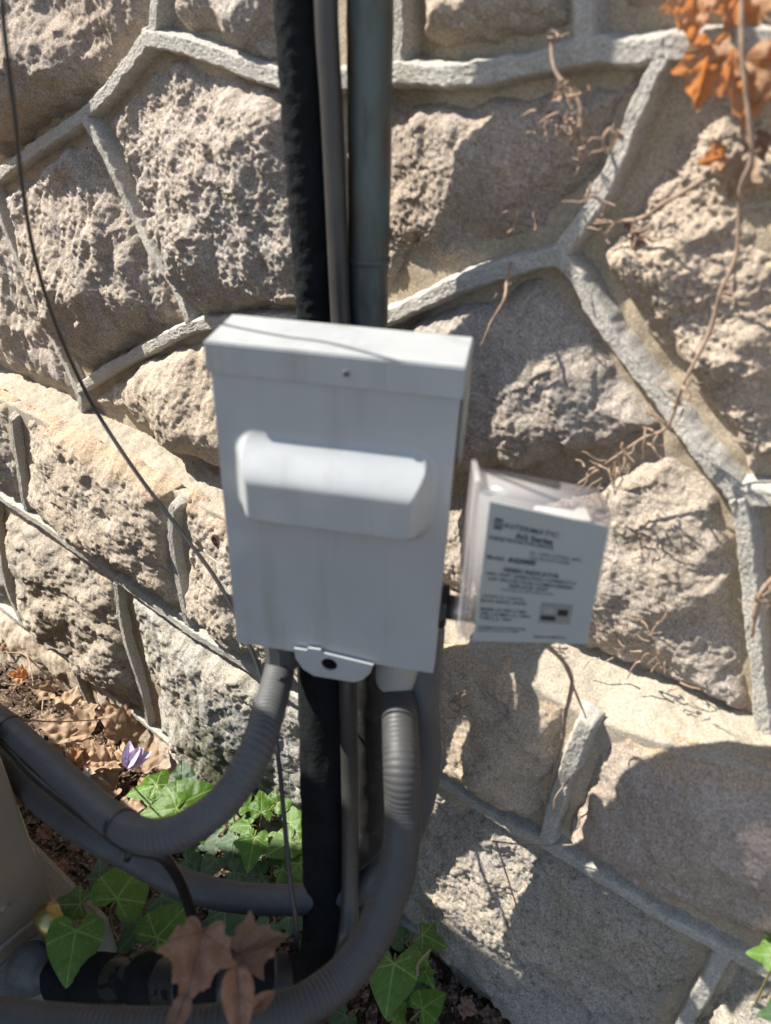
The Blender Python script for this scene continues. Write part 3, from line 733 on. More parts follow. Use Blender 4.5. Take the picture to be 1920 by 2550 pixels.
tp = empty('liquid_line_tube', vert(872, 2350, 0.40))
tag(tp, 'thin dark grey tube running between the black foam pipe and copper pipe', 'pipe')
q0 = vert(812, 0, 0.545)
child(tp, 'tube', tube_mesh('tube', [q0 + up_z * 0.5, q0 + up_z * 0.25, q0 + up_z * 0.1, q0, vert(825, 250, 0.545), vert(834, 450, 0.545), vert(842, 650, 0.544), vert(850, 850, 0.538), vert(854, 1050, 0.515), vert(858, 1300, 0.466), vert(866, 1700, 0.418), vert(872, 1950, 0.398), vert(872, 2200, 0.363), vert(864, 2330, 0.334), vert(838, 2420, 0.302), vert(780, 2470, 0.29)], 0.0074, 0.004, 24), M_TUBE)

cp = empty('copper_pipe', vert(935, 2520, 0.47))
tag(cp, 'wide green-stained copper pipe standing rightmost behind the box', 'pipe')
c0 = vert(922, 0, 0.560)
child(cp, 'pipe', tube_mesh('pipe', [c0 + up_z * 0.5, c0 + up_z * 0.25, c0 + up_z * 0.1, c0, vert(921, 250, 0.561), vert(920, 450, 0.561), vert(918, 650, 0.560), vert(917, 850, 0.556), vert(918, 1050, 0.535), vert(920, 1300, 0.500), vert(925, 1900, 0.490), vert(935, 2250, 0.482), vert(935, 2420, 0.475), vert(925, 2620, 0.46)], 0.0150, 0.004, 36, lambda s, th: 0.0003 * fbm(th * 3, s * 40, 55, 2)), M_COPPER)
t = simple('stained_sleeve', (0.022, 0.021, 0.020), 0.6, var=0.3, scale=60, bump=0.4, bscale=300, bdist=0.001)
src = t.b.inputs['Base Color'].links[0].from_socket
t.color(t.mix(t.ramp(t.noise(1.0, 4, 0.7, t.coords((60, 60, 30))), [(0.56, (0, 0, 0)), (0.70, (0.7,) * 3)]), src, (0.05, 0.085, 0.08)))
child(cp, 'lower_sleeve', tube_mesh('lower_sleeve', [vert(919, 1330, 0.498), vert(922, 1600, 0.492), vert(922, 1900, 0.488), vert(928, 2250, 0.480), vert(932, 2420, 0.474)], 0.0172, 0.004, 36, lambda s, th: 0.0008 * fbm(th * 2, s * 30, 57, 2)), t.m)
child(cp, 'coupling', tube_mesh('coupling', [vert(933, 2432, 0.475), vert(930, 2560, 0.466)], 0.0185, 0.004, 36, None, False), M_TUBE)
child(cp, 'clamp_ring', tube_mesh('clamp_ring', [vert(918, 640, 0.5602), vert(918, 655, 0.5600)], 0.0160, 0.002, 36, None, False), M_COPPER)

# ------------------------------------------------------------------ flexible conduits
def rings(pitch, amp):
    return lambda s, th: amp * (np.abs(np.sin(np.pi * (s / pitch + th / (2 * np.pi)))) ** 0.6 - 0.5)
def boxpt(x, y, z):
    a = R_(-9.1); return np.array([-0.032 + x * math.cos(a) - y * math.sin(a), 0.381 + x * math.sin(a) + y * math.cos(a), CAMZ - 0.363 + z])
def conduit(label, pts, rad, mat, pitch=0.0040, amp=0.0009):
    e = empty('flexible_conduit', pts[0]); tag(e, label, 'conduit', 'flexible conduits hanging from the box')
    child(e, 'hose', tube_mesh('hose', pts, rad, pitch / 7, 30, rings(pitch, amp), n=500), mat); return e
pA = [boxpt(-0.047, 0.030, -0.015), boxpt(-0.049, 0.030, -0.045), P(648, 1840, 0.50), P(575, 1975, 0.485), P(480, 2055, 0.48), P(380, 2085, 0.49), P(285, 2045, 0.53), P(190, 1962, 0.59), P(90, 1872, 0.65), P(0, 1792, 0.70), P(-140, 1690, 0.78)]
cA = conduit('ribbed grey conduit dropping from the box\'s lower left corner and bending away left', pA, 0.0112, M_CONDUIT)
pC = [boxpt(0.042, 0.030, -0.018), boxpt(0.043, 0.030, -0.045), P(1000, 1900, 0.515), P(1004, 2029, 0.515), P(992, 2158, 0.51), P(963, 2244, 0.505), P(929, 2330, 0.50), P(888, 2394, 0.495), P(835, 2450, 0.488), P(740, 2512, 0.475), P(600, 2548, 0.465), P(430, 2566, 0.46), P(200, 2562, 0.46), P(0, 2542, 0.465), P(-200, 2510, 0.48)]
cC = conduit('ribbed grey conduit from the box\'s lower right, sweeping across the bottom of view', pC, 0.0128, M_CONDUIT2, 0.0036, 0.0006)
pB = [boxpt(0.060, 0.050, -0.004), P(1052, 1760, 0.56), P(1058, 1880, 0.585), P(1040, 2010, 0.61), P(985, 2130, 0.635), P(890, 2215, 0.65), P(770, 2238, 0.655), P(650, 2240, 0.66), P(540, 2226, 0.665), P(430, 2190, 0.67), P(317, 2128, 0.675), P(240, 2088, 0.68), P(144, 2025, 0.70), P(72, 1960, 0.725), P(0, 1882, 0.755), P(-110, 1790, 0.82)]
cB = conduit('smooth grey conduit looping behind the black pipe, lower of the two at left', pB, 0.0128, M_CONDUIT, 0.0036, 0.00025)
# connectors at the box
for e, x, mat, rr in ((cA, -0.047, M_CONDUIT, 0.0142), (cC, 0.042, M_BOXBACK, 0.0170)):
    child(e, 'connector', bm_mesh('connector', cyl_bm(boxpt(x, 0.030, 0.003), boxpt(x, 0.030, -0.043), rr, rr * 0.94, 28 if rr > 0.016 else 10, 0.001), False), mat)
# cable ties and the small black control cable along conduit A
child(cA, 'cable_tie', tube_mesh('cable_tie', list(spline(pA, 300)[int(0.575 * 300):int(0.575 * 300) + 4]), 0.0126, 0.001, 28, None, False), M_BLACKPL)
child(cA, 'cable_tie', tube_mesh('cable_tie', list(spline(pA, 300)[int(0.875 * 300):int(0.875 * 300) + 4]), 0.0124, 0.001, 28, None, False), M_BLACKPL)
cc = empty('control_cable', P(482, 2300, 0.62))
tag(cc, 'thin black cable strapped along the left conduits, dropping behind a dry leaf', 'cable')
child(cc, 'cable', tube_mesh('cable', [P(-140, 1740, 0.77), P(0, 1842, 0.69), P(70, 1918, 0.64), P(150, 1985, 0.60), P(230, 2045, 0.565), P(320, 2110, 0.53), P(395, 2128, 0.525), P(435, 2170, 0.54), P(462, 2230, 0.57), P(482, 2300, 0.61), P(495, 2400, 0.65)], 0.0042, 0.003, 16), M_BLACKPL)
child(cc, 'tie_tail', tube_mesh('tie_tail', [P(330, 2112, 0.50), P(322, 2125, 0.495), P(316, 2140, 0.50)], 0.0025, 0.002, 8), M_BLACKPL)

# thin hanging wire at the left
hw = empty('hanging_wire', P(725, 2470, 0.62))
tag(hw, 'thin grey wire hanging in a long curve left of the box, down to the soil', 'wire')
wp = [(-60, -700, 0.272), (-20, -370, 0.305), (2, -130, 0.337), (6, 20, 0.353), (24, 190, 0.376), (36, 280, 0.395), (58, 480, 0.45), (92, 660, 0.51), (150, 835, 0.58), (232, 1010, 0.65), (335, 1170, 0.655), (440, 1310, 0.655), (540, 1445, 0.65), (612, 1585, 0.645), (660, 1720, 0.64), (692, 1880, 0.63), (706, 2020, 0.62), (722, 2190, 0.61), (737, 2300, 0.61), (735, 2390, 0.62), (722, 2470, 0.63)]
child(hw, 'strand', tube_mesh('strand', [P(*q) for q in wp], [0.0013, 0.0014, 0.0018, 0.0020, 0.0020], 0.005, 12), M_TUBE)

# ------------------------------------------------------------------ surge protector
sp0 = P(1152, 1599, 0.452)
SP = empty('surge_protector', sp0)
tag(SP, 'clear plastic surge protector with a printed white label, fixed to the box\'s right side', 'surge protector')
Q = {'TL': (-0.002, 0.107), 'TR': (0.073, 0.095), 'BR': (0.076, 0.001), 'BL': (0.0, 0.0)}
DEP = 0.030
bm = bmesh.new()
fr = [bm.verts.new((x, 0, z)) for x, z in (Q['BL'], Q['BR'], Q['TR'], Q['TL'])]
bk = [bm.verts.new((x, DEP, z)) for x, z in (Q['BL'], Q['BR'], Q['TR'], Q['TL'])]
bm.faces.new(fr); bm.faces.new(bk[::-1])
for i in range(4): bm.faces.new((fr[i], bk[i], bk[(i + 1) % 4], fr[(i + 1) % 4]))
bmesh.ops.recalc_face_normals(bm, faces=bm.faces)
bmesh.ops.bevel(bm, geom=bm.edges[:], offset=0.002, segments=3, affect='EDGES')
obj('case', bm_mesh('case', bm, True), M_CLEAR, SP)
bm = box_bm(-0.0035, -0.0002, 0.002, DEP - 0.002, -0.001, 0.112, 0.0008); obj('mounting_flange', bm_mesh('mounting_flange', bm), M_CLEAR, SP)
obj('sun_patch_block', bm_mesh('sun_patch_block', box_bm(0.034, 0.064, 0.006, DEP - 0.010, 0.070, 0.0875, 0.001)), M_SUNPATCH, SP)  # white block standing in for the sunlit patch inside the case
obj('indicator_lamp', bm_mesh('indicator_lamp', cyl_bm((0.013, 0.010, 0.092), (0.013, 0.010, 0.1005), 0.0035, 0.0035, 16)), simple('green_lens', (0.10, 0.16, 0.11), 0.5).m, SP)
# label: a sheet just in front of the case
def lab(s, t_):          # label coordinates 0..1 -> local x,z on the label quad
    TLc = np.array((0.0052, 0.1015)); TRc = np.array((0.0715, 0.0885)); BRc = np.array((0.0742, 0.0035)); BLc = np.array((0.0062, 0.0025))
    return (1 - t_) * ((1 - s) * TLc + s * TRc) + t_ * ((1 - s) * BLc + s * BRc)
bm = bmesh.new()
fv = [bm.verts.new((*[lab(s, t_)[0]], -0.0012, lab(s, t_)[1])) for s, t_ in ((0, 1), (1, 1), (1, 0), (0, 0))]
gf = bm.faces.new(fv); r = bmesh.ops.extrude_face_region(bm, geom=[gf])
bmesh.ops.translate(bm, vec=(0, 0.0010, 0), verts=[e for e in r['geom'] if isinstance(e, bmesh.types.BMVert)])
LB = obj('label', bm_mesh('label', bm), M_LABEL, SP)
def print_text(txt, s, t_, size, width, mat=M_INK, bold=0.0, name='print'):
    cu = bpy.data.curves.new('txt', 'FONT'); cu.body = txt; cu.size = 1.0; cu.offset = bold; cu.resolution_u = 2
    o = bpy.data.objects.new('txt', cu); COL.objects.link(o)
    me = bpy.data.meshes.new_from_object(o.evaluated_get(bpy.context.evaluated_depsgraph_get()))
    bpy.data.objects.remove(o); bpy.data.curves.remove(cu)
    n_ = len(me.vertices); co = np.empty(n_ * 3, dtype=np.float32); me.vertices.foreach_get('co', co); co = co.reshape(-1, 3)
    w = co[:, 0].max() - co[:, 0].min(); co[:, 0] = (co[:, 0] - co[:, 0].min()) / w
    out = np.zeros_like(co)
    for i in range(n_):
        x, z = lab(s + co[i, 0] * width, t_ - co[i, 1] * size); out[i] = (x, -0.00145, z)
    me.vertices.foreach_set('co', out.ravel()); me.update()
    obj(name, me, mat, LB)
def print_rect(s0, s1, t0, t1, mat, y=-0.00140, name='print'):
    bm = bmesh.new(); vs = [bm.verts.new((lab(s, t_)[0], y, lab(s, t_)[1])) for s, t_ in ((s0, t1), (s1, t1), (s1, t0), (s0, t0))]; bm.faces.new(vs)
    obj(name, bm_mesh(name, bm), mat, LB)
print_rect(0.055, 0.125, 0.095, 0.112, M_INK); print_rect(0.055, 0.125, 0.150, 0.167, M_INK)
print_rect(0.055, 0.070, 0.118, 0.145, M_INK); print_rect(0.110, 0.125, 0.118, 0.145, M_INK); print_rect(0.082, 0.098, 0.118, 0.145, M_INK)
print_text('INTERMATIC', 0.14, 0.150, 0.050, 0.46, M_INK, 0.01)
print_text('AG Series', 0.24, 0.205, 0.052, 0.32, M_INK, 0.035)
print_text('SURGE PROTECTIVE DEVICE', 0.03, 0.240, 0.036, 0.54, M_INK, 0.02)
print_text('UL 1449 LISTED SPD', 0.38, 0.300, 0.034, 0.44)
print_text('Type 3R ENCLOSURE', 0.38, 0.335, 0.032, 0.35)
print_text('Model:', 0.03, 0.375, 0.040, 0.15, M_INK, 0.015)
print_text('AG3000', 0.205, 0.378, 0.050, 0.24, M_INK, 0.04)
print_text('GREEN INDICATOR', 0.18, 0.450, 0.044, 0.48, M_INK, 0.025)
print_text('ON: UNIT OPERATING CORRECTLY', 0.04, 0.488, 0.034, 0.78, M_INK, 0.015)
print_text('OFF: PROTECTION COMPROMISED,', 0.06, 0.526, 0.034, 0.74, M_INK, 0.015)
print_text('REPLACE UNIT', 0.25, 0.562, 0.034, 0.34, M_INK, 0.02)
print_text('CONTAINS NO SERVICEABLE PARTS', 0.18, 0.592, 0.024, 0.46)
print_text('120/240V AC, 50/60 Hz', 0.03, 0.655, 0.032, 0.36)
print_text('BLACK, BLACK, WHITE', 0.02, 0.690, 0.032, 0.40, M_INK, 0.015)
print_text('MODES: L-N 150V L-L 300V', 0.03, 0.755, 0.032, 0.40, M_INK, 0.02)
print_text('VPR: L-N 800V L-L 1200V', 0.03, 0.790, 0.032, 0.44, M_INK, 0.02)
print_text('TYPE 2, In: 10kA', 0.03, 0.825, 0.032, 0.28, M_INK, 0.015)
print_text('INTERMATIC INCORPORATED', 0.03, 0.895, 0.026, 0.42, M_INK, 0.01)
print_text('SPRING GROVE, IL 60081', 0.03, 0.920, 0.024, 0.36)
print_text('MADE IN MEXICO', 0.53, 0.955, 0.028, 0.28, M_INK, 0.01)
print_rect(0.545, 0.825, 0.655, 0.825, M_INK2)
print_rect(0.70, 0.79, 0.70, 0.755, M_INK, -0.00150)
print_rect(0.56, 0.69, 0.76, 0.80, M_INK, -0.00150)
print_text('UL', 0.585, 0.735, 0.05, 0.09, M_LABEL, 0.02)
# nipple and locknut through the side of the box
nz_ = 0.043; y0_ = 0.020
def to_sp(p): return Vector(p) - Vector(sp0)
pa = boxpt(0.0665, y0_, nz_); pb_ = boxpt(0.0745, y0_, nz_); pc_ = np.array([sp0[0] + 0.012, pb_[1] - 0.001, pb_[2] - 0.001])
obj('locknut', bm_mesh('locknut', cyl_bm(to_sp(pa), to_sp(pb_), 0.0155, 0.0150, 8, 0.001)), M_BLACKPL, SP)
obj('nipple', bm_mesh('nipple', cyl_bm(to_sp(pb_), to_sp(pc_), 0.0085, 0.0085, 24, 0.0005), True), M_STEEL, SP)
obj('lead_bushing', bm_mesh('lead_bushing', cyl_bm(to_sp(pc_), to_sp(pc_ + np.array([0.006, 0, 0])), 0.0105, 0.0105, 6)), M_BLACKPL, SP)

# ------------------------------------------------------------------ air conditioner at the left
ACb = onz(130, 2262, 0.20)
au, an = ACb @ U, ACb @ N
AC = empty('air_conditioner', wallpt(au - 0.3, 0.0, -an + 0.0) + N * 0.30, (0, 0, -WY))
tag(AC, 'tan metal air conditioner cabinet corner at the lower left edge', 'air conditioner')
# local frame: +x along the wall to the right, +y towards the wall
AX = 0.30; AY = 0.30; AZ0, AZ1 = 0.20, 0.50
def ac(name, bm, mat, parent=None, smooth=False): return obj(name, bm_mesh(name, bm, smooth), mat, parent or AC)
bm = bmesh.new()
hood_prism(bm, 0, 1, [(0, 0), (1, 0), (1, 1)]); bm.free()
ac('cabinet', box_bm(-0.42, AX, -0.42, AY, AZ0 + 0.012, AZ1 - 0.04, 0.006, 3), M_AC)
ac('corner_post', box_bm(AX - 0.055, AX + 0.003, AY - 0.075, AY + 0.003, AZ0 + 0.012, AZ1 - 0.04, 0.004, 3), M_AC)
ac('access_panel', box_bm(AX + 0.0005, AX + 0.005, -0.30, AY - 0.085, AZ0 + 0.02, AZ1 - 0.05, 0.002, 2), M_AC)
ac('base_pan', box_bm(-0.425, AX + 0.006, -0.425, AY + 0.006, AZ0 - 0.010, AZ0 + 0.013, 0.003, 2), M_AC)
ac('top_cover', box_bm(-0.43, AX + 0.008, -0.43, AY + 0.008, AZ1 - 0.04, AZ1 - 0.012, 0.008, 3), M_AC)
ac('added_shade_housing', box_bm(-0.287, 0.293, -0.41, 0.175, AZ1 - 0.013, 1.14, 0.012, 3), M_AC)  # unseen set-back section, added and sized to throw shade over the conduits
for i in range(10):
    a_ = 0.06 + i * 0.022
    circ = [(0.0 + a_ * math.cos(q), -0.12 + a_ * math.sin(q), 1.165 - 0.25 * a_ ** 2) for q in np.linspace(0, 2 * math.pi, 49)]
    obj('fan_guard_wire', tube_mesh('fan_guard_wire', circ, 0.002, 0.02, 8, None, False, caps=False), M_BLACKPL, AC)
for zz in (0.26, 0.33, 0.40):
    ac('screw', cyl_bm((AX + 0.003, AY - 0.040, zz), (AX + 0.0062, AY - 0.040, zz), 0.0048, 0.0040, 12), M_AC)
    ac('screw', cyl_bm((AX + 0.005, AY - 0.100, zz + 0.03), (AX + 0.0080, AY - 0.100, zz + 0.03), 0.0048, 0.0040, 12), M_AC)
tag(obj('equipment_pad', bm_mesh('equipment_pad', box_bm(-0.50, AX + 0.050, -0.50, AY + 0.035, -0.25, AZ0 - 0.0115, 0.006, 2)), M_PAD), 'grey concrete pad under the air conditioner', 'pad')
pad = bpy.data.objects['equipment_pad']; pad.location = AC.location; pad.rotation_euler = AC.rotation_euler
# service valve: grey rounded body with a brass cap
def onplane_u(px, py, uu):
    r = ray(px, py); return CAM + r * ((uu - CAM @ U) / (r @ U))
vu = au + 0.045
pv = onplane_u(78, 2412, vu); pbr = onplane_u(128, 2302, vu)
SV = empty('service_valve', pv); tag(SV, 'round grey refrigerant valve beside a brass cap at the cabinet\'s foot', 'valve')
lathe = [(0.0, 0.030), (0.012, 0.029), (0.019, 0.024), (0.0225, 0.014), (0.0235, 0.0), (0.022, -0.02), (0.0, -0.03)]
def lathe_mesh(name, prof, axis, seg=28):
    q_ = Vector(axis).to_track_quat('Z', 'Y').to_matrix(); v = []; f = []
    for i, (r_, z_) in enumerate(prof):
        for j in range(seg):
            a = 2 * math.pi * j / seg; v.append(tuple(q_ @ Vector((r_ * math.cos(a), r_ * math.sin(a), z_))))
    for i in range(len(prof) - 1):
        for j in range(seg): f.append((i * seg + j, i * seg + (j + 1) % seg, (i + 1) * seg + (j + 1) % seg, (i + 1) * seg + j))
    me = bpy.data.meshes.new(name); me.from_pydata(v, [], f); me.validate(); me.update()
    for p_ in me.polygons: p_.use_smooth = True
    return me
toc = CAM - pv; toc /= np.linalg.norm(toc)
ax = toc * 0.8 + np.array([0.1, 0, 0.6]); ax /= np.linalg.norm(ax)
obj('valve_body', lathe_mesh('valve_body', lathe, ax), M_VALVE, SV)
d1 = np.array([0.25, -0.25, -0.95]); d1 /= np.linalg.norm(d1)
obj('brass_cap', bm_mesh('brass_cap', cyl_bm(Vector(pbr - pv - d1 * 0.018), Vector(pbr - pv + d1 * 0.018), 0.0125, 0.0125, 24, 0.0015), True), M_BRASS, SV)
obj('stub', tube_mesh('stub', [tuple(pbr - pv + d1 * 0.016), tuple((pbr - pv) * 0.4 + np.array([0.012, 0, -0.012])), (0.01, 0.0, -0.012)], 0.008, 0.004, 16), M_VALVE, SV)
obj('line_stub', tube_mesh('line_stub', [(0, 0, 0), tuple((P(150, 2440, 0.70) - pv) * 0.5), tuple(lower[-1] - pv)], 0.012, 0.004, 20), M_VALVE, SV)

# ------------------------------------------------------------------ leaves
def seg_dist(x, y, a, b):
    a = np.array(a); b = np.array(b); e = b - a
    t_ = np.clip(((x - a[0]) * e[0] + (y - a[1]) * e[1]) / (e @ e), 0, 1)
    return np.hypot(x - a[0] - t_ * e[0], y - a[1] - t_ * e[1]), t_
def outline(half, n):
    pts = half + [(-x, y) for x, y in half[-2:0:-1]]
    p = np.array(pts, float); out = []
    per = n // len(p)
    for i in range(len(p)):
        p0, p1, p2, p3 = p[i - 1], p[i], p[(i + 1) % len(p)], p[(i + 2) % len(p)]
        for t_ in np.linspace(0, 1, per, endpoint=False):
            out.append(0.5 * ((2 * p1) + (-p0 + p2) * t_ + (2 * p0 - 5 * p1 + 4 * p2 - p3) * t_ * t_ + (-p0 + 3 * p1 - 3 * p2 + p3) * t_ ** 3))
    return np.array(out)
IVY = [(0.0, -0.02), (0.10, -0.16), (0.27, -0.27), (0.42, -0.20), (0.46, -0.04), (0.50, 0.10), (0.66, 0.22), (0.52, 0.36), (0.36, 0.44), (0.27, 0.62), (0.14, 0.86), (0.0, 1.0)]
IVY2 = [(0.0, -0.04), (0.12, -0.22), (0.30, -0.30), (0.47, -0.18), (0.52, 0.02), (0.50, 0.20), (0.44, 0.38), (0.34, 0.56), (0.20, 0.76), (0.09, 0.90), (0.0, 0.98)]
MAPLE = [(0.0, 0.0), (0.08, -0.10), (0.22, -0.17), (0.34, -0.14), (0.36, -0.03), (0.50, 0.02), (0.54, 0.12), (0.60, 0.22), (0.78, 0.38), (0.60, 0.42), (0.46, 0.44), (0.38, 0.54), (0.36, 0.68), (0.22, 0.74), (0.12, 0.88), (0.0, 1.08)]
OVAL = [(0.0, 0.0), (0.10, 0.02), (0.22, 0.12), (0.30, 0.30), (0.28, 0.52), (0.20, 0.74), (0.08, 0.92), (0.0, 1.0)]
def leaf_mesh(name, half, seed, cup=0.10, crumple=0.03, fold=0.0, curl=0.0, rings_=12, jag=0.0, veinw=0.012):
    r = np.random.default_rng(seed); o = outline(half, 110)
    n_ = len(o); th = np.arange(n_)
    if jag: o = o * (1 + jag * perlin(th * 0.55, th * 0, seed))[:, None]
    o[:, 0] *= 0.92 + 0.2 * r.random()
    sk = 0.12 * (r.random() - 0.5); o[:, 0] += sk * o[:, 1] ** 2
    rr = np.linspace(0, 1, rings_ + 1)[1:]
    v2 = np.vstack([[[0, 0.0]]] + [o * q for q in rr])
    x, y = v2[:, 0], v2[:, 1]
    tips = [(sk * 1.0, 1.0), (0.60, 0.22), (-0.60, 0.22), (0.36, -0.20), (-0.36, -0.20)]
    dmin = np.full(len(x), 9.0); vein = np.zeros(len(x))
    for k_, tp_ in enumerate(tips):
        d_, t_ = seg_dist(x, y, (0, 0.0), tp_); vein = np.maximum(vein, np.exp(-(d_ / (veinw * (1.5 - t_))) ** 2)); dmin = np.minimum(dmin, d_)
        a = np.array(tp_); L_ = np.hypot(*a); dr = a / L_; pr = np.array([-dr[1], dr[0]])
        for f_ in (0.35, 0.6, 0.8):
            for s_ in (-1, 1):
                b0 = dr * L_ * f_; b1 = b0 + (dr * 0.8 + pr * s_) * 0.24 * L_ * (1.1 - f_) * 1.5
                d_, t_ = seg_dist(x, y, b0, b1); vein = np.maximum(vein, 0.6 * np.exp(-(d_ / (veinw * 0.7)) ** 2)); dmin = np.minimum(dmin, d_ + 0.01)
    rad = np.hypot(x, y)
    z = -cup * rad ** 2 + 0.05 * np.minimum(dmin, 0.12) ** 0.8 * 2 * (0.5 if crumple < 0.09 else 0.3)
    z = z + crumple * 0.8 * fbm(x * 2.0 + seed, y * 2.0, seed + 3, 2) + (crumple * (1.5 * np.abs(perlin(x * 2.6 + 4, y * 2.6, seed + 6)) + 0.35 * np.abs(perlin(x * 6, y * 6 + 2, seed + 7))) if crumple > 0.09 else crumple * 0.2 * fbm(x * 6, y * 6, seed + 5, 2))
    if fold: z = z + fold * np.abs(x)
    if curl:
        a = np.clip(rad - 0.35, 0, 2) * curl; z = z + np.sin(a * 3.0) * 0.35 * a; sc = 1 - 0.35 * np.clip(a, 0, 1.2); x = x * sc; y = y * (1 - 0.2 * np.clip(a, 0, 1))
    f3 = [(0, 1 + i, 1 + (i + 1) % n_) for i in range(n_)]
    f4 = []
    for k_ in range(rings_ - 1):
        b0 = 1 + k_ * n_; b1 = b0 + n_
        f4 += [(b0 + i, b1 + i, b1 + (i + 1) % n_, b0 + (i + 1) % n_) for i in range(n_)]
    me = bpy.data.meshes.new(name); me.from_pydata(list(zip(x.tolist(), y.tolist(), z.tolist())), [], f3 + f4)
    me.polygons.foreach_set('use_smooth', np.ones(len(me.polygons), dtype=bool)); attr(me, 'vein', vein * 0.85); me.update()
    return me
def leaf_matrix(px, py, depth, size_px, ang, face=0.5, tilt=(0, 0), sx=1.0):
    """leaf lying at that spot: its tip points along the image angle, its face between straight up and towards the lens"""
    p = P(px, py, depth); tc = CAM - p; tc /= np.linalg.norm(tc)
    nrm = tc * face + np.array([0, 0, 1.0]) * (1 - face) + RC @ np.array([tilt[0], tilt[1], 0]); nrm /= np.linalg.norm(nrm)
    a = math.radians(ang); d_ = RC @ np.array([math.cos(a), math.sin(a), 0]); d_ = d_ - nrm * (d_ @ nrm); d_ /= np.linalg.norm(d_)
    s_ = np.cross(d_, nrm); k_ = size_px * depth / F
    M_ = Matrix.Identity(4)
    for i in range(3):
        M_[i][0] = s_[i] * k_ * sx; M_[i][1] = d_[i] * k_; M_[i][2] = nrm[i] * k_; M_[i][3] = p[i]
    return M_, p, nrm, d_
ivy_me = [leaf_mesh('ivy_leaf', IVY, 3, 0.10, 0.035), leaf_mesh('ivy_leaf', IVY2, 5, 0.14, 0.04), leaf_mesh('ivy_leaf', IVY, 8, 0.20, 0.05, -0.10), leaf_mesh('ivy_leaf', IVY2, 13, 0.05, 0.05, 0.12)]
for q in ivy_me: q.materials.append(M_IVY)
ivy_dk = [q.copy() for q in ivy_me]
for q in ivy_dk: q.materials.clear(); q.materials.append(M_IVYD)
dry_me = [leaf_mesh('dry_leaf', MAPLE, 21 + i * 3, 0.06, 0.095, 0.30 * (i % 3), 0.25 + 0.25 * (i % 2), 14, 0.07, 0.010) for i in range(6)]
for q in dry_me: q.materials.append(M_DRY)
dryb = [q.copy() for q in dry_me]; dryo = [leaf_mesh('dry_leaf', MAPLE, 61 + i * 5, 0.10, 0.17, 0.75 + 0.3 * (i % 2), 0.35, 14, 0.05, 0.010) for i in range(4)]
for q in dryb: q.materials.clear(); q.materials.append(M_DRYB)
for q in dryo: q.materials.append(M_DRYO)
oval_me = [leaf_mesh('dry_leaf', OVAL, 81 + i * 5, 0.10, 0.10, 0.5, 0.3, 10, 0.06, 0.012) for i in range(3)]
for q in oval_me: q.materials.append(M_DRYB)

def set_mat_world(o, M_, parent=None):
    if parent is not None:
        o.parent = parent; o.matrix_parent_inverse = parent_inv[parent.name]
    o.matrix_basis = M_
parent_inv = {}
def plant(name, label, cat, base, leaves, group=None):
    e = empty(name, base); tag(e, label, cat, group); parent_inv[e.name] = Matrix.Translation(-Vector(base))
    for i, (px, py, dep, sz, ang, face, kind, var) in enumerate(leaves):
        M_, p, nrm, d_ = leaf_matrix(px, py, dep, sz, ang, face, (random.uniform(-.12, .12), random.uniform(-.12, .12)))
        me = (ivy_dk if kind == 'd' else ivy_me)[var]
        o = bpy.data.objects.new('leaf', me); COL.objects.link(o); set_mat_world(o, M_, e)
        # petiole from the leaf base back down to the ground
        g0 = p - d_ * 0.02 - nrm * 0.01; tgt = np.array([p[0] * 0.6 + base[0] * 0.4, p[1] * 0.6 + base[1] * 0.4, gz(p[0], p[1]) + 0.005])
        tgt = p * 0.35 + tgt * 0.65
        child(e, 'petiole', tube_mesh('petiole', [p - nrm * 0.001, p - d_ * 0.010 - nrm * 0.008, (g0 + tgt) / 2, tgt], 0.0010, 0.004, 6, n=30, caps=False), M_STEMG)
    return e
B = lambda px, py, z: onz(px, py, z)
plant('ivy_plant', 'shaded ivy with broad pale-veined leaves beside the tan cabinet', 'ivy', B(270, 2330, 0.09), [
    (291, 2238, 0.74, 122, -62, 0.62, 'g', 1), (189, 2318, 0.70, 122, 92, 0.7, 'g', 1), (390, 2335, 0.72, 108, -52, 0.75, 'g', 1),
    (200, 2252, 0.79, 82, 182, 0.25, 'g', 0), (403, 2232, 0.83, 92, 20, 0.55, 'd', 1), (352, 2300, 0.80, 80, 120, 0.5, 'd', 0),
    (250, 2190, 0.86, 60, -100, 0.4, 'd', 0), (420, 2360, 0.80, 70, 60, 0.5, 'd', 3)])
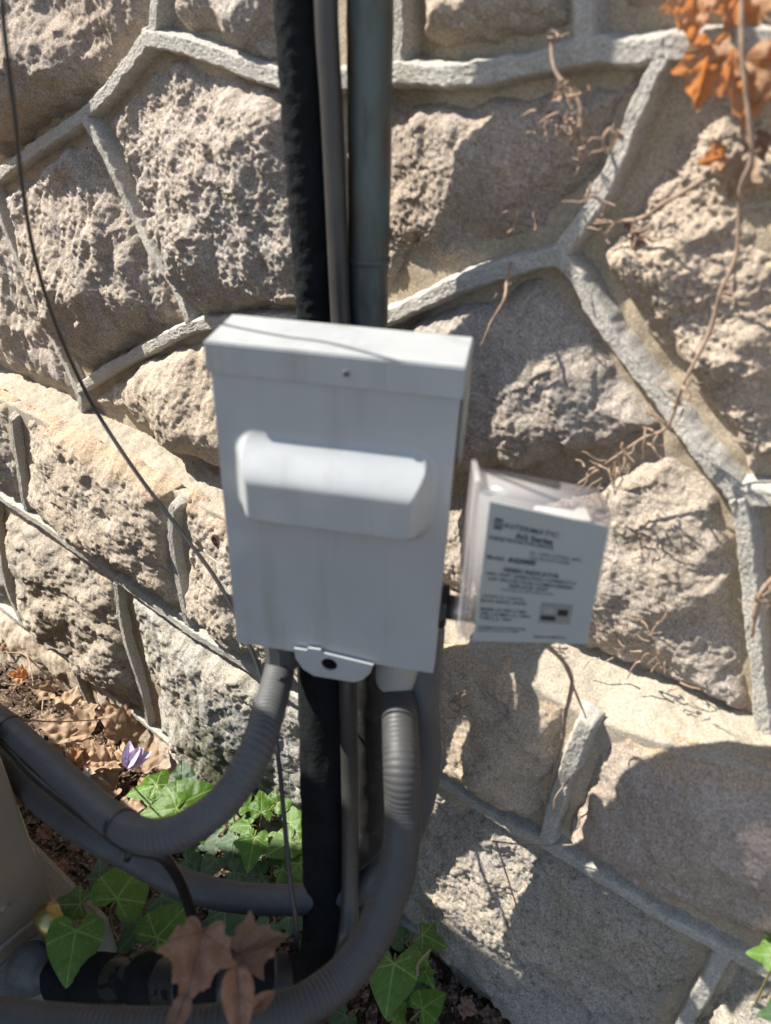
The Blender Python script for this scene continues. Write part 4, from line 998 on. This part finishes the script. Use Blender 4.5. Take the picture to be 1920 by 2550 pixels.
plant('ivy_plant', 'sunlit ivy at the foot of the mossy stone, behind the bent left conduit', 'ivy', B(600, 2080, 0.04), [
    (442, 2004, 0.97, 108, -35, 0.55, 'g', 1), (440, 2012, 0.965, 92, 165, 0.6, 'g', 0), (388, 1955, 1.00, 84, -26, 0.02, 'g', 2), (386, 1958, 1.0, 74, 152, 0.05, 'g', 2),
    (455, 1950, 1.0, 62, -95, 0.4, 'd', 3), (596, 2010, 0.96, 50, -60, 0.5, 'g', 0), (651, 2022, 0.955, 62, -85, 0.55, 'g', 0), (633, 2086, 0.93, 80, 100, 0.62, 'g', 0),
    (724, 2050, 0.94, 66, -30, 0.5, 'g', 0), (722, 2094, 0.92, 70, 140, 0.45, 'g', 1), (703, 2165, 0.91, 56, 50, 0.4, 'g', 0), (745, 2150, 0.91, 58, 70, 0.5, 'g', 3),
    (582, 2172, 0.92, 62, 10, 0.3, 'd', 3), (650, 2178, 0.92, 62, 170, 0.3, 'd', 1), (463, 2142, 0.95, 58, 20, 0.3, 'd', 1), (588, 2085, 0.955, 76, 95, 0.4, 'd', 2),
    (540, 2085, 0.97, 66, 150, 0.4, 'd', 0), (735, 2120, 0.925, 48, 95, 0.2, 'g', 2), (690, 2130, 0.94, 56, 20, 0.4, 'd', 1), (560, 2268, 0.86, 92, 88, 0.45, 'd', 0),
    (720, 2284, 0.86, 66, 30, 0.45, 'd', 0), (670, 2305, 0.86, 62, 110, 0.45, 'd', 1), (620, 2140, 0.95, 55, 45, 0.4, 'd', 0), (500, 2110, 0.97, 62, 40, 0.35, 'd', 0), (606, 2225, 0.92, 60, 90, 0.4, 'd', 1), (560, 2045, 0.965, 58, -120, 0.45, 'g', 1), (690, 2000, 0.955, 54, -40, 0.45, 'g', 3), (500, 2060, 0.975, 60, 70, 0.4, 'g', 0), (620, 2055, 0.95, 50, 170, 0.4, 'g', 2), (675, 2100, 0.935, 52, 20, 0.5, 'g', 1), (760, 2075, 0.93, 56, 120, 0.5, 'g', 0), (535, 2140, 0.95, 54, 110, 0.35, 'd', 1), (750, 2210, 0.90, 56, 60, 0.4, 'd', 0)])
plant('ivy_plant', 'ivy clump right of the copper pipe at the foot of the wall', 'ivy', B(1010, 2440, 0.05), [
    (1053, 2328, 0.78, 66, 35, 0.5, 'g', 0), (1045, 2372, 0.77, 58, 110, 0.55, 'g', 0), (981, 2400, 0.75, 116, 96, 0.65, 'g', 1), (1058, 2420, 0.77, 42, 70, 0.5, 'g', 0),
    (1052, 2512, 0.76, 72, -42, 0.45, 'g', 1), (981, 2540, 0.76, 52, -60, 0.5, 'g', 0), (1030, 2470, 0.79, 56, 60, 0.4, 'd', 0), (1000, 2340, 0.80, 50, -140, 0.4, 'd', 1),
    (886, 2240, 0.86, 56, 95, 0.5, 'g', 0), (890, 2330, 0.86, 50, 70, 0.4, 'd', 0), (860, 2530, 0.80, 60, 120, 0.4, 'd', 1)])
plant('ivy_plant', 'bright ivy sprig poking in at the right edge, low on the wall', 'ivy', B(1990, 2480, 0.10), [
    (1925, 2380, 0.54, 62, 200, 0.4, 'g', 0), (1935, 2350, 0.55, 60, -80, 0.5, 'g', 1), (1945, 2525, 0.56, 56, 190, 0.4, 'd', 0)])

def dry(label, px, py, dep, sz, ang, face=0.3, me=None, group=None, tilt=None, cat='leaf', z=None, name='dry_leaf', sx=0.82):
    if z is not None:
        r_ = ray(px, py); dep = (z + float(0) - CAMZ) / r_[2]
    M_, p, nrm, d_ = leaf_matrix(px, py, dep, sz, ang, face, tilt if tilt is not None else (random.uniform(-.35, .35), random.uniform(-.35, .35)), sx)
    o = bpy.data.objects.new(name, me); COL.objects.link(o); o.matrix_world = M_
    return tag(o, label, cat, group)
dry('large dry brown leaf draped over the black pipe beside the low conduit', 505, 2322, 0.47, 170, 106, 0.75, dryb[1], tilt=(0.1, 0.0))
dry('curled brown leaf lying right of the large draped dry leaf', 596, 2372, 0.48, 120, -20, 0.5, dryb[2], tilt=(0, 0.2))
dry('narrow dry leaf hanging over the bottom conduit', 590, 2405, 0.445, 160, 88, 0.8, oval_me[0], tilt=(0, 0))
dry('small dry leaf scrap resting on the bottom conduit, rightmost there', 622, 2520, 0.44, 78, -40, 0.8, oval_me[1], tilt=(0, 0))
dry('dry leaf scrap folded over the bottom conduit, leftmost there', 466, 2475, 0.44, 105, 108, 0.75, oval_me[2], tilt=(0, 0))
GRP = 'crumpled dry leaves in the litter by the wall'
PL = 'crumpled tan dry leaf in the middle of the litter heap by the wall'
pile = [(164, 1765, 52, -80, 0.7, 0), (173, 1835, 64, 200, 0.5, 1), (225, 1830, 74, 170, 0.5, 2), (300, 1840, 84, -70, 0.75, 3), (352, 1915, 70, -80, 0.6, 4), (285, 1965, 84, 150, 0.6, 5),
        (322, 1995, 58, 80, 0.6, 0), (235, 1890, 58, 30, 0.4, 1), (156, 1885, 48, 160, 0.4, 2), (385, 1950, 64, 10, 0.5, 3), (207, 1768, 42, 60, 0.4, 4), (133, 1725, 46, 190, 0.5, 5),
        (390, 2002, 56, 70, 0.5, 1), (262, 1905, 52, -120, 0.5, 0), (345, 1965, 56, 40, 0.4, 2), (120, 1800, 38, 250, 0.3, 3), (255, 1785, 46, -30, 0.4, 5), (420, 2040, 48, 100, 0.3, 4), (200, 1860, 55, 80, 0.4, 2), (310, 1900, 60, 200, 0.5, 0)]
PLAB = {0: 'tall curled tan leaf at the top of the litter heap, nearest the base stone joint', 3: 'large tan leaf leaning on the base stone behind the lilac flower', 4: 'folded tan leaf right of the lilac flower',
        5: 'broad tan leaf lowest in the litter heap, against the left conduit', 8: 'tan leaf just left of the rust-orange crumpled leaf', 11: 'leftmost tan leaf of the litter heap, edging the bare soil', 12: 'tan leaf beside the sunlit ivy, rightmost of the litter heap'}
for i_, (px, py, sz, an_, fc_, k_) in enumerate(pile):
    dry(PLAB.get(i_, PL), px, py, 0, sz * 1.3, an_, fc_ * 0.9, dry_me[k_], GRP, z=0.058 + random.uniform(-0.012, 0.025))
dry('rust-orange crumpled leaf among the tan litter leaves', 184, 1893, 0, 42, -85, 0.6, dryo[0], z=0.085)
dry('small rust-coloured flat leaf on bare soil at the left edge', 62, 1692, 0, 40, -170, 0.3, dryo[1], z=0.03)
dry('dark brown leaf at the left edge against the wall foot', 6, 1602, 0, 42, 20, 0.3, dryb[3], z=0.03)
SH = 'brown dry leaf in the shaded soil under the left conduits'
for (px, py, sz, an_, k_) in [(125, 2130, 52, 120, 0), (245, 2150, 60, -20, 1), (35, 1952, 48, 60, 2), (160, 2170, 50, 200, 3), (105, 2065, 42, 40, 4), (30, 2000, 40, 10, 5), (200, 2110, 44, 250, 0)]:
    dry(SH, px, py, 0, sz, an_, 0.4, dryb[k_], 'brown leaves in the shade', z=0.125 if px > 60 else 0.07)
for (px, py, sz, an_, k_) in [(1150, 2500, 46, 30, 0), (1205, 2535, 44, -20, 1), (1100, 2470, 36, 100, 2), (1245, 2550, 40, 160, 3), (1075, 2545, 46, 70, 4)]:
    dry('reddish brown dry leaf on the soil right of the ivy clump', px, py, 0, sz, an_, 0.35, dryb[k_], 'leaves right of the ivy clump', z=0.10)
for (px, py, sz, an_, k_) in [(560, 2120, 60, 80, 0), (690, 2070, 45, 40, 1), (640, 2130, 50, 100, 2)]:
    dry('dry leaf lying under the sunlit ivy', px, py, 0, sz, an_, 0.3, dryb[k_], 'dry leaves under the sunlit ivy', z=0.06)

# lilac flower and its pale neighbour
def flower(label, px, py, z, sz, ang, mat, n_, length):
    p = onz(px, py, z); e = empty('fallen_flower', p); tag(e, label, 'flower'); parent_inv[e.name] = Matrix.Translation(-Vector(p))
    me = leaf_mesh('petal', OVAL, 95, 0.0, 0.06, 0.5, 0.3, 8); me.materials.append(mat)
    dep = float((RC.T @ (p - CAM))[2])
    for i in range(n_):
        M_, *_ = leaf_matrix(px + random.uniform(-2, 2), py, dep, sz * random.uniform(0.8, 1.1), ang + (i - (n_ - 1) / 2) * length, 0.6, (random.uniform(-.5, .5), random.uniform(-.3, .3)), 0.8)
        o = bpy.data.objects.new('petal', me); COL.objects.link(o); set_mat_world(o, M_, e)
flower('wilted lilac flower lying on the dry leaf litter', 316, 1912, 0.11, 66, -65, M_PETAL, 6, 9)
flower('small pale flower with four petals among the dry leaves', 216, 1928, 0.08, 24, -60, simple('pale_petal', (0.6, 0.55, 0.45), 0.7).m, 4, 75)

# litter: chips, needles and flakes too many to count
def litter(name, n_, area, seed, mat, size, label):
    r = np.random.default_rng(seed); V = []; Fq = []
    for i in range(n_):
        uu = r.uniform(area[0], area[1]); nn = r.uniform(area[2], area[3]) ; p = U * uu - N * nn
        L_ = size * r.lognormal(0, 0.5); w_ = L_ * (0.12 if r.random() < 0.55 else 0.5); a = r.uniform(0, 2 * np.pi)
        d_ = np.array([math.cos(a), math.sin(a), r.normal(0, 0.35)]); s_ = np.array([-math.sin(a), math.cos(a), r.normal(0, 0.5)])
        c = np.array([p[0], p[1], gz(p[0], p[1]) + r.uniform(0.000, 0.012)])
        k_ = len(V); b_ = np.array([0, 0, r.normal(0.1, 0.3) * L_])
        V += [c - d_ * L_ - s_ * w_, c - d_ * L_ + s_ * w_, c + b_ + s_ * w_ * 1.2, c + b_ - s_ * w_ * 1.1, c + d_ * L_ + s_ * w_ * 0.5, c + d_ * L_ - s_ * w_ * 0.5]
        Fq += [(k_, k_ + 3, k_ + 2, k_ + 1), (k_ + 3, k_ + 5, k_ + 4, k_ + 2)]
    o = obj(name, mesh_np(name, np.array(V), np.array(Fq), False), mat); tag(o, label, 'litter', None, 'stuff'); return o
t = MT('litter_bits', rough=0.9)
t.color(t.ramp(t.noise(240, 1, 0.5, t.coords(rnd=False)), [(0.3, (0.028, 0.018, 0.012)), (0.45, (0.075, 0.045, 0.03)), (0.60, (0.17, 0.115, 0.078)), (0.75, (0.34, 0.26, 0.18))]))
litter('leaf_litter', 6500, (-1.35, -0.35, 0.20, 0.425), 5, t.m, 0.0055, 'fine brown leaf litter and twigs over the dark soil')
litter('leaf_litter', 1600, (-0.45, 0.15, 0.28, 0.43), 6, t.m, 0.006, 'reddish leaf crumbs on the soil under the right stones')

# twigs lying about
def twig(label, pts, r_=0.0011, mat=M_STEM, name='twig'):
    base = pts[-1]; e = obj(name, tube_mesh(name, [np.array(p) - base for p in pts], [r_, r_ * 0.9, r_ * 0.6], 0.003, 7, lambda s, th: r_ * 0.25 * perlin(s * 160, th, 9)), mat, None, base)
    return tag(e, label, 'twig')
twig('straight straw lying across the left conduit onto the leaves', [P(-30, 1780, 0.68), P(60, 1792, 0.80), P(150, 1797, 1.0), P(248, 1792, 1.2)], 0.0012)
twig('upright leaf stalk standing in the dry litter', [onz(236, 1962, 0.03), P(243, 1920, 1.12), P(252, 1878, 1.12)], 0.0018)
twig('thin looped tendril on the soil at the left edge', [onz(-10, 1625, 0.02), onz(60, 1630, 0.025), onz(78, 1670, 0.03), onz(83, 1725, 0.02)], 0.0014)
twig('bent pale stem beside the tall crumpled leaf', [onz(108, 1738, 0.06), onz(106, 1790, 0.05), onz(128, 1845, 0.04)], 0.0016)
twig('short straw on bare soil near the rust-coloured leaf', [onz(10, 1702, 0.02), onz(40, 1706, 0.02), onz(76, 1708, 0.02)], 0.0010)
twig('brown stalk leaning under the left conduit among dry leaves', [onz(355, 2035, 0.03), onz(368, 2010, 0.06), onz(372, 1990, 0.07)], 0.0016)
twig('pale broken stem in the right ivy clump', [P(1040, 2430, 0.745), P(1042, 2400, 0.745), P(1072, 2365, 0.74)], 0.0014)

# ------------------------------------------------------------------ dry vines on the wall
def WP(px, py, off=0.03, c=C_UP): return onwall(px, py, c - off)
def root_mesh(centers, n_, lmax, seed, c, off):
    r = np.random.default_rng(seed); V = []; Fq = []
    for i in range(n_):
        cx_, cy_, sp_ = centers[r.integers(len(centers))]
        x, y = cx_ + r.normal(0, sp_), cy_ + r.normal(0, sp_); a = r.uniform(0, 2 * np.pi); pts = []
        o_ = off + r.uniform(-0.004, 0.008); st = r.uniform(0.3, 1) * lmax / 5
        for k_ in range(6):
            pts.append(WP(x, y, o_, c)); a += r.normal(0, 0.38); x += math.cos(a) * st; y += math.sin(a) * st; o_ += r.normal(0, 0.0015)
        pts = np.array(pts); t_, aa, bb = frames(pts); rad = np.linspace(0.0008, 0.0004, 6) * r.uniform(0.7, 1.3); k0 = len(V)
        for k_ in range(6):
            for j in range(4):
                th = j * np.pi / 2; V.append(pts[k_] + rad[k_] * (math.cos(th) * aa[k_] + math.sin(th) * bb[k_]))
        Fq += (grid_faces(6, 4, True) + k0).tolist()
    return mesh_np('rootlets', np.array(V), np.array(Fq))
def vine(label, base, stems, leaves=(), roots=None):
    e = empty('dry_vine', base); tag(e, label, 'vine'); parent_inv[e.name] = Matrix.Translation(-Vector(base))
    for pts, r0 in stems:
        child(e, 'stem', tube_mesh('stem', pts, [r0, r0 * 0.9, r0 * 0.8, r0 * 0.5], 0.003, 8, lambda s, th: r0 * 0.35 * perlin(s * 120, th, 13)), M_STEM)
    for (px, py, dep, sz, ang, face, me) in leaves:
        M_, *_ = leaf_matrix(px, py, dep, sz, ang, face, (random.uniform(-.3, .3), random.uniform(-.3, .3)), 0.8)
        o = bpy.data.objects.new('leaf', me); COL.objects.link(o); set_mat_world(o, M_, e)
    if roots:
        o = child(e, 'rootlets', root_mesh(*roots), M_STEM); o['kind'] = 'stuff'
    return e
V1 = [WP(1845, -220, .05), WP(1848, -60, .05), WP(1850, 150, .05), WP(1872, 380, .045), WP(1846, 460, .04), WP(1840, 540, .036), WP(1832, 640, .036), WP(1792, 735, .036), WP(1765, 830, .036), WP(1700, 960, .036), WP(1662, 1062, .032), WP(1600, 1092, .034), WP(1515, 1150, .036), WP(1440, 1205, .038)]
vine('withered vine with hanging orange leaves climbing the right of the wall', WP(1440, 1205, .03), [
    (V1, 0.0014), ([WP(1752, 448, .04), WP(1690, 485, .04), WP(1650, 508, .038), WP(1590, 545, .03), WP(1480, 556, .02)], 0.0013),
    ([WP(1662, 1062, .032), WP(1640, 1040, .034), WP(1600, 1018, .034)], 0.0010), ([WP(1700, 960, .036), WP(1716, 985, .036), WP(1712, 998, .04)], 0.0015), ([WP(1792, 735, .036), WP(1822, 745, .036), WP(1845, 738, .038)], 0.0009)], [
    (1735, -30, 0.395, 130, 96, 0.95, dryo[0]), (1850, -40, 0.39, 140, 92, 0.95, dryo[1]), (1770, 110, 0.385, 150, 100, 0.95, dryo[2]), (1848, 150, 0.39, 165, 80, 0.95, dryo[3]),
    (1800, 390, 0.405, 62, 165, 0.8, dryo[1]), (1850, 400, 0.405, 95, 110, 0.9, dry_me[2]), (1880, 340, 0.405, 70, 70, 0.9, dryb[1]), (1590, 585, 0.46, 38, 110, 0.8, dryb[4]), (1560, 555, 0.46, 22, 60, 0.8, dryb[2])],
    ([(1520, 1160, 18), (1480, 1185, 18), (1560, 1125, 14), (1500, 1200, 16), (1540, 1180, 16), (1620, 1090, 14), (1690, 1000, 16), (1820, 720, 12), (1590, 560, 22), (1490, 556, 14), (1470, 480, 14)], 62, 80, 5, C_UP, 0.036))
vine('bare dead creeper with pale shrivelled buds, hanging on the shaded upper right stone', WP(1460, 410, .03), [
    ([WP(1370, 90, .03), WP(1385, 180, .035), WP(1440, 250, .035), WP(1448, 320, .035), WP(1452, 410, .033)], 0.0014), ([WP(1520, 320, .035), WP(1500, 350, .035), WP(1512, 368, .034)], 0.0014), ([WP(1540, 330, .035), WP(1552, 348, .035)], 0.0012)], [
    (1405, 205, 0.435, 36, 110, 0.9, dry_me[0]), (1425, 225, 0.435, 30, 60, 0.9, dry_me[1]), (1462, 212, 0.435, 20, 90, 0.9, oval_me[1]), (1395, 235, 0.435, 24, 150, 0.9, dry_me[4])],
    ([(1380, 285, 26), (1350, 330, 22), (1430, 345, 20), (1450, 380, 16), (1400, 300, 26), (1530, 350, 14), (1385, 110, 14), (1000, 590, 14), (1270, 550, 20)], 60, 50, 6, C_UP, 0.032))
vine('short thin dead stem crossing the mortar rib right of the box lid', WP(1200, 860, .045), [([WP(1272, 655, .02), WP(1262, 700, .035), WP(1256, 745, .045), WP(1225, 800, .045), WP(1198, 862, .045)], 0.0012)], [], ([(1262, 720, 10)], 8, 26, 7, C_UP, 0.03))
vine('dead creeper running down beside the lower right mortar joint', WP(1370, 1960, .05, C_PL), [
    ([WP(1360, 1605, .05, C_PL), WP(1405, 1650, .045, C_PL), WP(1425, 1700, .045, C_PL), WP(1408, 1780, .045, C_PL), WP(1400, 1850, .045, C_PL), WP(1368, 1960, .04, C_PL)], 0.0016),
    ([WP(1405, 1650, .045, C_PL), WP(1440, 1740, .03, C_PL), WP(1460, 1790, .03, C_PL)], 0.0011), ([WP(1235, 2095, .04, C_PL), WP(1262, 2180, .045, C_PL), WP(1300, 2300, .045, C_PL)], 0.0009), ([WP(1225, 2095, .04, C_PL), WP(1330, 2105, .03, C_PL), WP(1450, 2103, .02, C_PL)], 0.0008), ([WP(1418, 1940, .02, C_PL), WP(1384, 1985, .022, C_PL), WP(1380, 2020, .022, C_PL)], 0.0010)], [],
    ([(1400, 1625, 16), (1140, 1760, 8)], 14, 50, 8, C_PL, 0.05))
vine('dead brown stem curving down the wall at the right edge', WP(1868, 1585, .035), [([WP(1990, 1380, .03), WP(1925, 1440, .035), WP(1890, 1490, .035), WP(1872, 1585, .03)], 0.0022)], [], ([(1890, 1500, 10), (1640, 1640, 60), (1560, 1600, 40)], 26, 60, 9, C_UP, 0.034))

# small things caught in the base course
nl = onwall(452, 1532, C_PL - 0.016)
NLe = empty('masonry_nail', nl); tag(NLe, 'small bright metal nail stuck in the base course mortar joint', 'nail')
obj('shank', bm_mesh('shank', cyl_bm((0, 0, 0), tuple(N * -0.012), 0.0016, 0.0014, 10)), M_STEEL, NLe)
obj('head', bm_mesh('head', cyl_bm((0, 0, 0), tuple(N * 0.0025), 0.0042, 0.0036, 14, 0.0004)), M_STEEL, NLe)
bk_ = dry('dark red-brown bark flake lodged in the base stone left of the box', 532, 1332, 0.80, 42, 70, 0.7, oval_me[2].copy(), tilt=(0, 0), name='bark_flake', cat='bark')
bk_.data.materials.clear(); bk_.data.materials.append(simple('bark', (0.07, 0.028, 0.022), 0.8, bump=0.8, bscale=300, bdist=0.002).m)
twig('tiny white root curl on the base stone left of the box', [onwall(508, 1368, C_PL - .05), onwall(520, 1385, C_PL - .05), onwall(555, 1410, C_PL - .048)], 0.0012, simple('pale_root', (0.55, 0.48, 0.38), 0.8).m)
